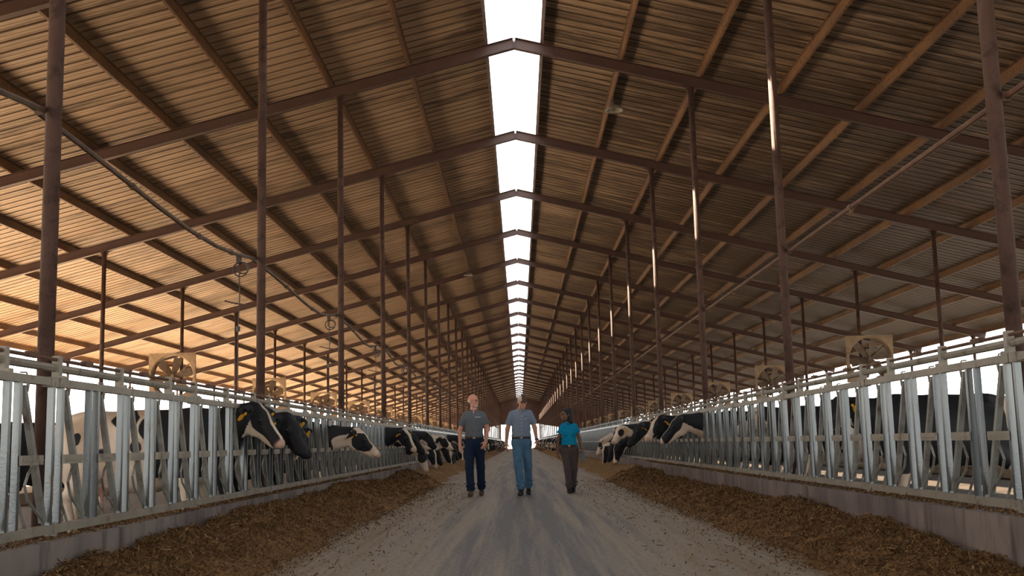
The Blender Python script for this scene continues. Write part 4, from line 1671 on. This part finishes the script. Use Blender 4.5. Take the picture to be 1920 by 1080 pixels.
    rx, ry = tw*.97+.012, .113*b+.012
    vs = []
    for j in range(n):
        a = 2*math.pi*j/n
        for dr, dz in ((0, -.017), (.004, -.017), (.004, .017), (0, .017)):
            vs.append((wx+(rx+dr-.006)*math.cos(a), (ry+dr-.006)*math.sin(a), bz+dz))
    fs = [(4*j+q, 4*((j+1) % n)+q, 4*((j+1) % n)+(q+1) % 4, 4*j+(q+1) % 4) for j in range(n) for q in range(4)]
    mb.add(vs, fs)
    belt = link('belt', mb.mesh('belt', M_BELT, True), root)
    mb = MB()
    mb.box((wx, -ry-.003, bz), (.045, .008, .034))
    link('buckle', mb.mesh('buckle', M_GALVR), belt)
    # shoes
    for S in ('l', 'r'):
        an = N('a'+S)
        f = N('f'+S)        # toe
        hl = an+np.array([0, .035, 0])
        hl[2] = max(f[2]+J.get('heel'+S, 0)-.0, .03)
        toe = f.copy()
        mid = (hl+toe)/2
        pr = [cone(tuple(hl+np.array([0, 0, .012])), tuple(mid+np.array([0, 0, .012])), .040, .043, .02), cone(tuple(mid+np.array([0, 0, .008])), tuple(toe+np.array([0, .03, 0])), .043, .036, .02),
              cone(tuple(hl+np.array([0, -.005, .01])), tuple(an+np.array([0, .0, -.005])), .040, .040, .03)]
        V, Q = sdf_mesh(pr, .007)
        V[:, 2] = np.maximum(V[:, 2], min(toe[2], hl[2])-.030)
        sh_ = link('shoe', np_mesh('shoe', V, Q, mats_['shoe']), root)
    # eyes
    for s in (-1, 1):
        mb = MB()
        mb.ball(HP(s*.030, -.086, .006), .0105, 10, 8)
        link('eye', mb.mesh('eye', M_EYE, True), root)
    return root, HP, HR, sm, chest

def hair_mesh(root, prims, m, name='hair', res=.006):
    V, Q = sdf_mesh(prims, res)
    return link(name, np_mesh(name, V, Q, m), root)

Yp = 20.45
# left man: bald, glasses, charcoal polo, head turned towards the others
J1 = dict(at=(-.918, Yp), head=(.0, -.01, 1.735), yaw=52, hpitch=4, sl=(-.185, .0, 1.505), sr=(.185, .0, 1.510), el=(-.262, .02, 1.20), er=(.245, .03, 1.225),
          wl=(-.262, -.02, .945), wr=(.215, -.12, .985), hdl=(-.10, -.12, -1), hdr=(-.42, -.25, -1), hnl=(.8, .5, 0), hnr=(-.5, .85, .1), tsl=1, tsr=-1, curll=.7, curlr=.8,
          waist=1.085, wx=0.0, tw=.168, hw=.172, hl=(-.085, .0, .93), hr=(.088, .0, .93), kl=(-.095, -.09, .52), kr=(.105, .05, .52), al=(-.075, -.16, .125), ar=(.105, .22, .150),
          fl=(-.090, -.33, .032), fr=(.108, .06, .035), thigh=.098, knee=.076, hem=.072, sleeve=.66)
p1, HP, HR, sm, ch = person('bald man in glasses, charcoal polo and navy trousers, walking on the left of the three', J1, dict(skin=M_SKIN1, shirt=M_SHIRT1, trousers=M_NAVY, shoe=M_BOOT), 1.05)
hair_mesh(p1, [('ell', (HP(0, .030, .002), (.0795, .0905, .060), HR), .01, 1), ('ell', (HP(0, -.02, .03), (.09, .09, .09), HR), .01, -1), ('ell', (HP(0, .0, .075), (.12, .14, .048), HR), .01, -1)], M_WHITEHAIR, 'hair_fringe')
hair_mesh(p1, [('ell', (HP(0, -.062, -.085), (.044, .040, .034), HR), .01, 1), ('ell', (HP(0, -.085, -.060), (.034, .03, .016), HR), .006, -1), ('ell', (HP(0, -.02, -.05), (.064, .070, .080), HR), .004, -1)], M_WHITEHAIR, 'beard', .004)
def glasses(root, HP):
    mb = MB()
    for s in (-1, 1):
        mb.tube([HP(s*.031+.021*math.cos(a), -.108-.002*math.cos(a), .004+.016*math.sin(a)) for a in [2*math.pi*j/14 for j in range(15)]], .0022, 5)
        mb.tube([HP(s*.052, -.106, .008), HP(s*.072, -.07, .008), HP(s*.080, .01, .004)], .002, 5)
    mb.tube([HP(-.011, -.110, .007), HP(.011, -.110, .007)], .002, 5)
    link('glasses', mb.mesh('glasses', M_LENS), root)
glasses(p1, HP)
mb = MB()
c = ch+np.array([.065, -.118, .065])
mb.ball(tuple(c+np.array([-.02, 0, 0])), .010, 10, 6, (1, .5, 1))
for j in range(6):
    mb.box(tuple(c+np.array([.0+.012*j, .004*j, .001])), (.007, .006, .010 if j % 2 else .014))
link('chest_mark', mb.mesh('chest_mark', M_MARK), p1)

# middle man: cap, light blue shirt, jeans
J2 = dict(at=(-.062, Yp-.1), head=(.045, -.03, 1.685), yaw=12, hpitch=14, sl=(-.185, .0, 1.500), sr=(.205, .0, 1.510), el=(-.240, .02, 1.20), er=(.262, .04, 1.215),
          wl=(-.268, .02, .945), wr=(.290, -.02, .985), hdl=(.03, -.15, -1), hdr=(-.02, -.15, -1), hnl=(.9, .4, 0), hnr=(-.9, .4, 0), tsl=1, tsr=-1, curll=.6, curlr=.9,
          waist=1.065, wx=.012, tw=.176, hw=.176, hl=(-.070, .0, .92), hr=(.100, .0, .92), kl=(-.055, -.10, .52), kr=(.118, .06, .52), al=(-.018, -.18, .125), ar=(.118, .24, .165),
          fl=(-.045, -.34, .032), fr=(.118, .08, .035), thigh=.098, knee=.074, hem=.068, sleeve=.68)
p2, HP, HR, sm, ch = person('man in a two-tone cap, light blue shirt and blue jeans, walking in the middle', J2, dict(skin=M_SKIN2, shirt=M_SHIRT2, trousers=M_JEANS, shoe=M_BLACKSHOE), 1.02)
cap = link('cap', None, p2)
mb_pr = [('ell', (HP(0, .012, .052), (.086, .104, .082), HR), .01, 1), ('ell', (HP(0, .0, -.045), (.15, .16, .075), HR), .006, -1)]
V, Q = sdf_mesh(mb_pr, .005)
Vl = (V-np.array(J2['head'])) @ HR
def cap_piece(name, sel, m):
    q = Q[sel[Q].all(1)] if sel.dtype == bool else Q
    used = np.unique(q)
    mp = -np.ones(len(V), dtype=int)
    mp[used] = np.arange(len(used))
    link(name, np_mesh(name, V[used], mp[q], m), cap)
cap_piece('cream_panel', Vl[:, 0] < -.022, M_CREAM)
cap_piece('brown_panel', Vl[:, 0] > -.029, M_CAPB)
pr = [('ell', (HP(0, -.115, .028), (.068, .060, .007), HR), .006, 1)]
V, Q = sdf_mesh(pr, .0035)
link('brim', np_mesh('brim', V, Q, M_CAPB), cap)
hair_mesh(p2, [('ell', (HP(0, .030, .0), (.0795, .088, .055), HR), .01, 1), ('ell', (HP(0, -.03, .01), (.10, .07, .09), HR), .01, -1)], M_WHITEHAIR, 'hair')
for j in range(6):
    mb = MB()
    zz = 1.43-.062*j
    mb.ball((.022, -.128-.004*min(j, 3)+(.006 if j > 3 else 0), zz), .006, 8, 5, (1, .4, 1))
    link('shirt_button', mb.mesh('shirt_button', M_BUTTON), p2)
mb = MB()
mb.box(tuple(ch+np.array([.085, -.112, .02])), (.075, .008, .085))
pk = link('shirt_pocket', mb.mesh('shirt_pocket', M_SHIRT2), p2)
mb = MB()
mb.box(tuple(ch+np.array([.085, -.120, .052])), (.030, .004, .010))
link('dark_stitching', mb.mesh('dark_stitching', M_BLACKSHOE), pk)
mb = MB()
mb.box(tuple(ch+np.array([.080, -.120, .020])), (.012, .004, .012))
link('white_mark', mb.mesh('white_mark', M_MARK), pk)
mb = MB()
w = np.array(J2['wr'])
mb.tube([tuple(w+np.array([.0, .0, .035])), tuple(w+np.array([0, 0, .010]))], .034, 12, up=(0, 1, 0))
mb.box(tuple(w+np.array([.03, -.01, .022])), (.014, .032, .034))
link('wristwatch', mb.mesh('wristwatch', M_BLACKSHOE), p2)

# woman: bright blue polo, taupe trousers, looking across to the men
J3 = dict(at=(.845, Yp+.35), head=(-.045, -.01, 1.445), yaw=-58, hpitch=-4, sl=(-.145, .0, 1.255), sr=(.135, .0, 1.260), el=(-.205, .01, 1.005), er=(.190, .02, 1.010),
          wl=(-.220, .0, .790), wr=(.232, -.02, .800), hdl=(.02, -.1, -1), hdr=(.02, -.15, -1), hnl=(.9, .4, 0), hnr=(-.9, .4, 0), tsl=1, tsr=-1, curll=.5, curlr=1.3,
          waist=.895, wx=-.008, tw=.142, hw=.165, hl=(-.085, .0, .77), hr=(.080, .0, .77), kl=(-.050, -.07, .44), kr=(.070, .03, .44), al=(-.030, -.10, .105), ar=(.050, .14, .120),
          fl=(-.035, -.25, .030), fr=(.040, .0, .032), thigh=.092, knee=.066, hem=.058, sleeve=.55)
p3, HP, HR, sm, ch = person('woman in a bright blue polo and taupe trousers with black hair, on the right', J3, dict(skin=M_SKIN3, shirt=M_SHIRT3, trousers=M_TAUPE, shoe=M_BLACKSHOE), .92, True)
hair_mesh(p3, [('ell', (HP(0, .030, .040), (.092, .110, .095), HR), .02, 1), ('ell', (HP(.0, .065, -.06), (.098, .066, .100), HR), .04, 1),
               cone(HP(-.070, .045, -.03), HP(-.082, .060, -.120), .038, .044, .03), cone(HP(.070, .045, -.03), HP(.082, .060, -.120), .038, .044, .03),
               ('ell', (HP(0, -.075, -.03), (.064, .085, .095), HR), .015, -1)], M_BLACKHAIR)
mb = MB()
w = np.array(J3['wr'])
mb.box((0, 0, 0), (.085, .022, .165))
o = link('folder', mb.mesh('folder', M_GREYITEM), None, (J3['at'][0]+w[0]+.005, J3['at'][1]+w[1]-.045, w[2]-.155))
o.rotation_euler = (.08, math.radians(-7), 0)
bv = o.modifiers.new('bevel', 'BEVEL')
bv.width = .006
tag(o, "small grey-blue flat item hanging from the woman's hand", 'handheld item')
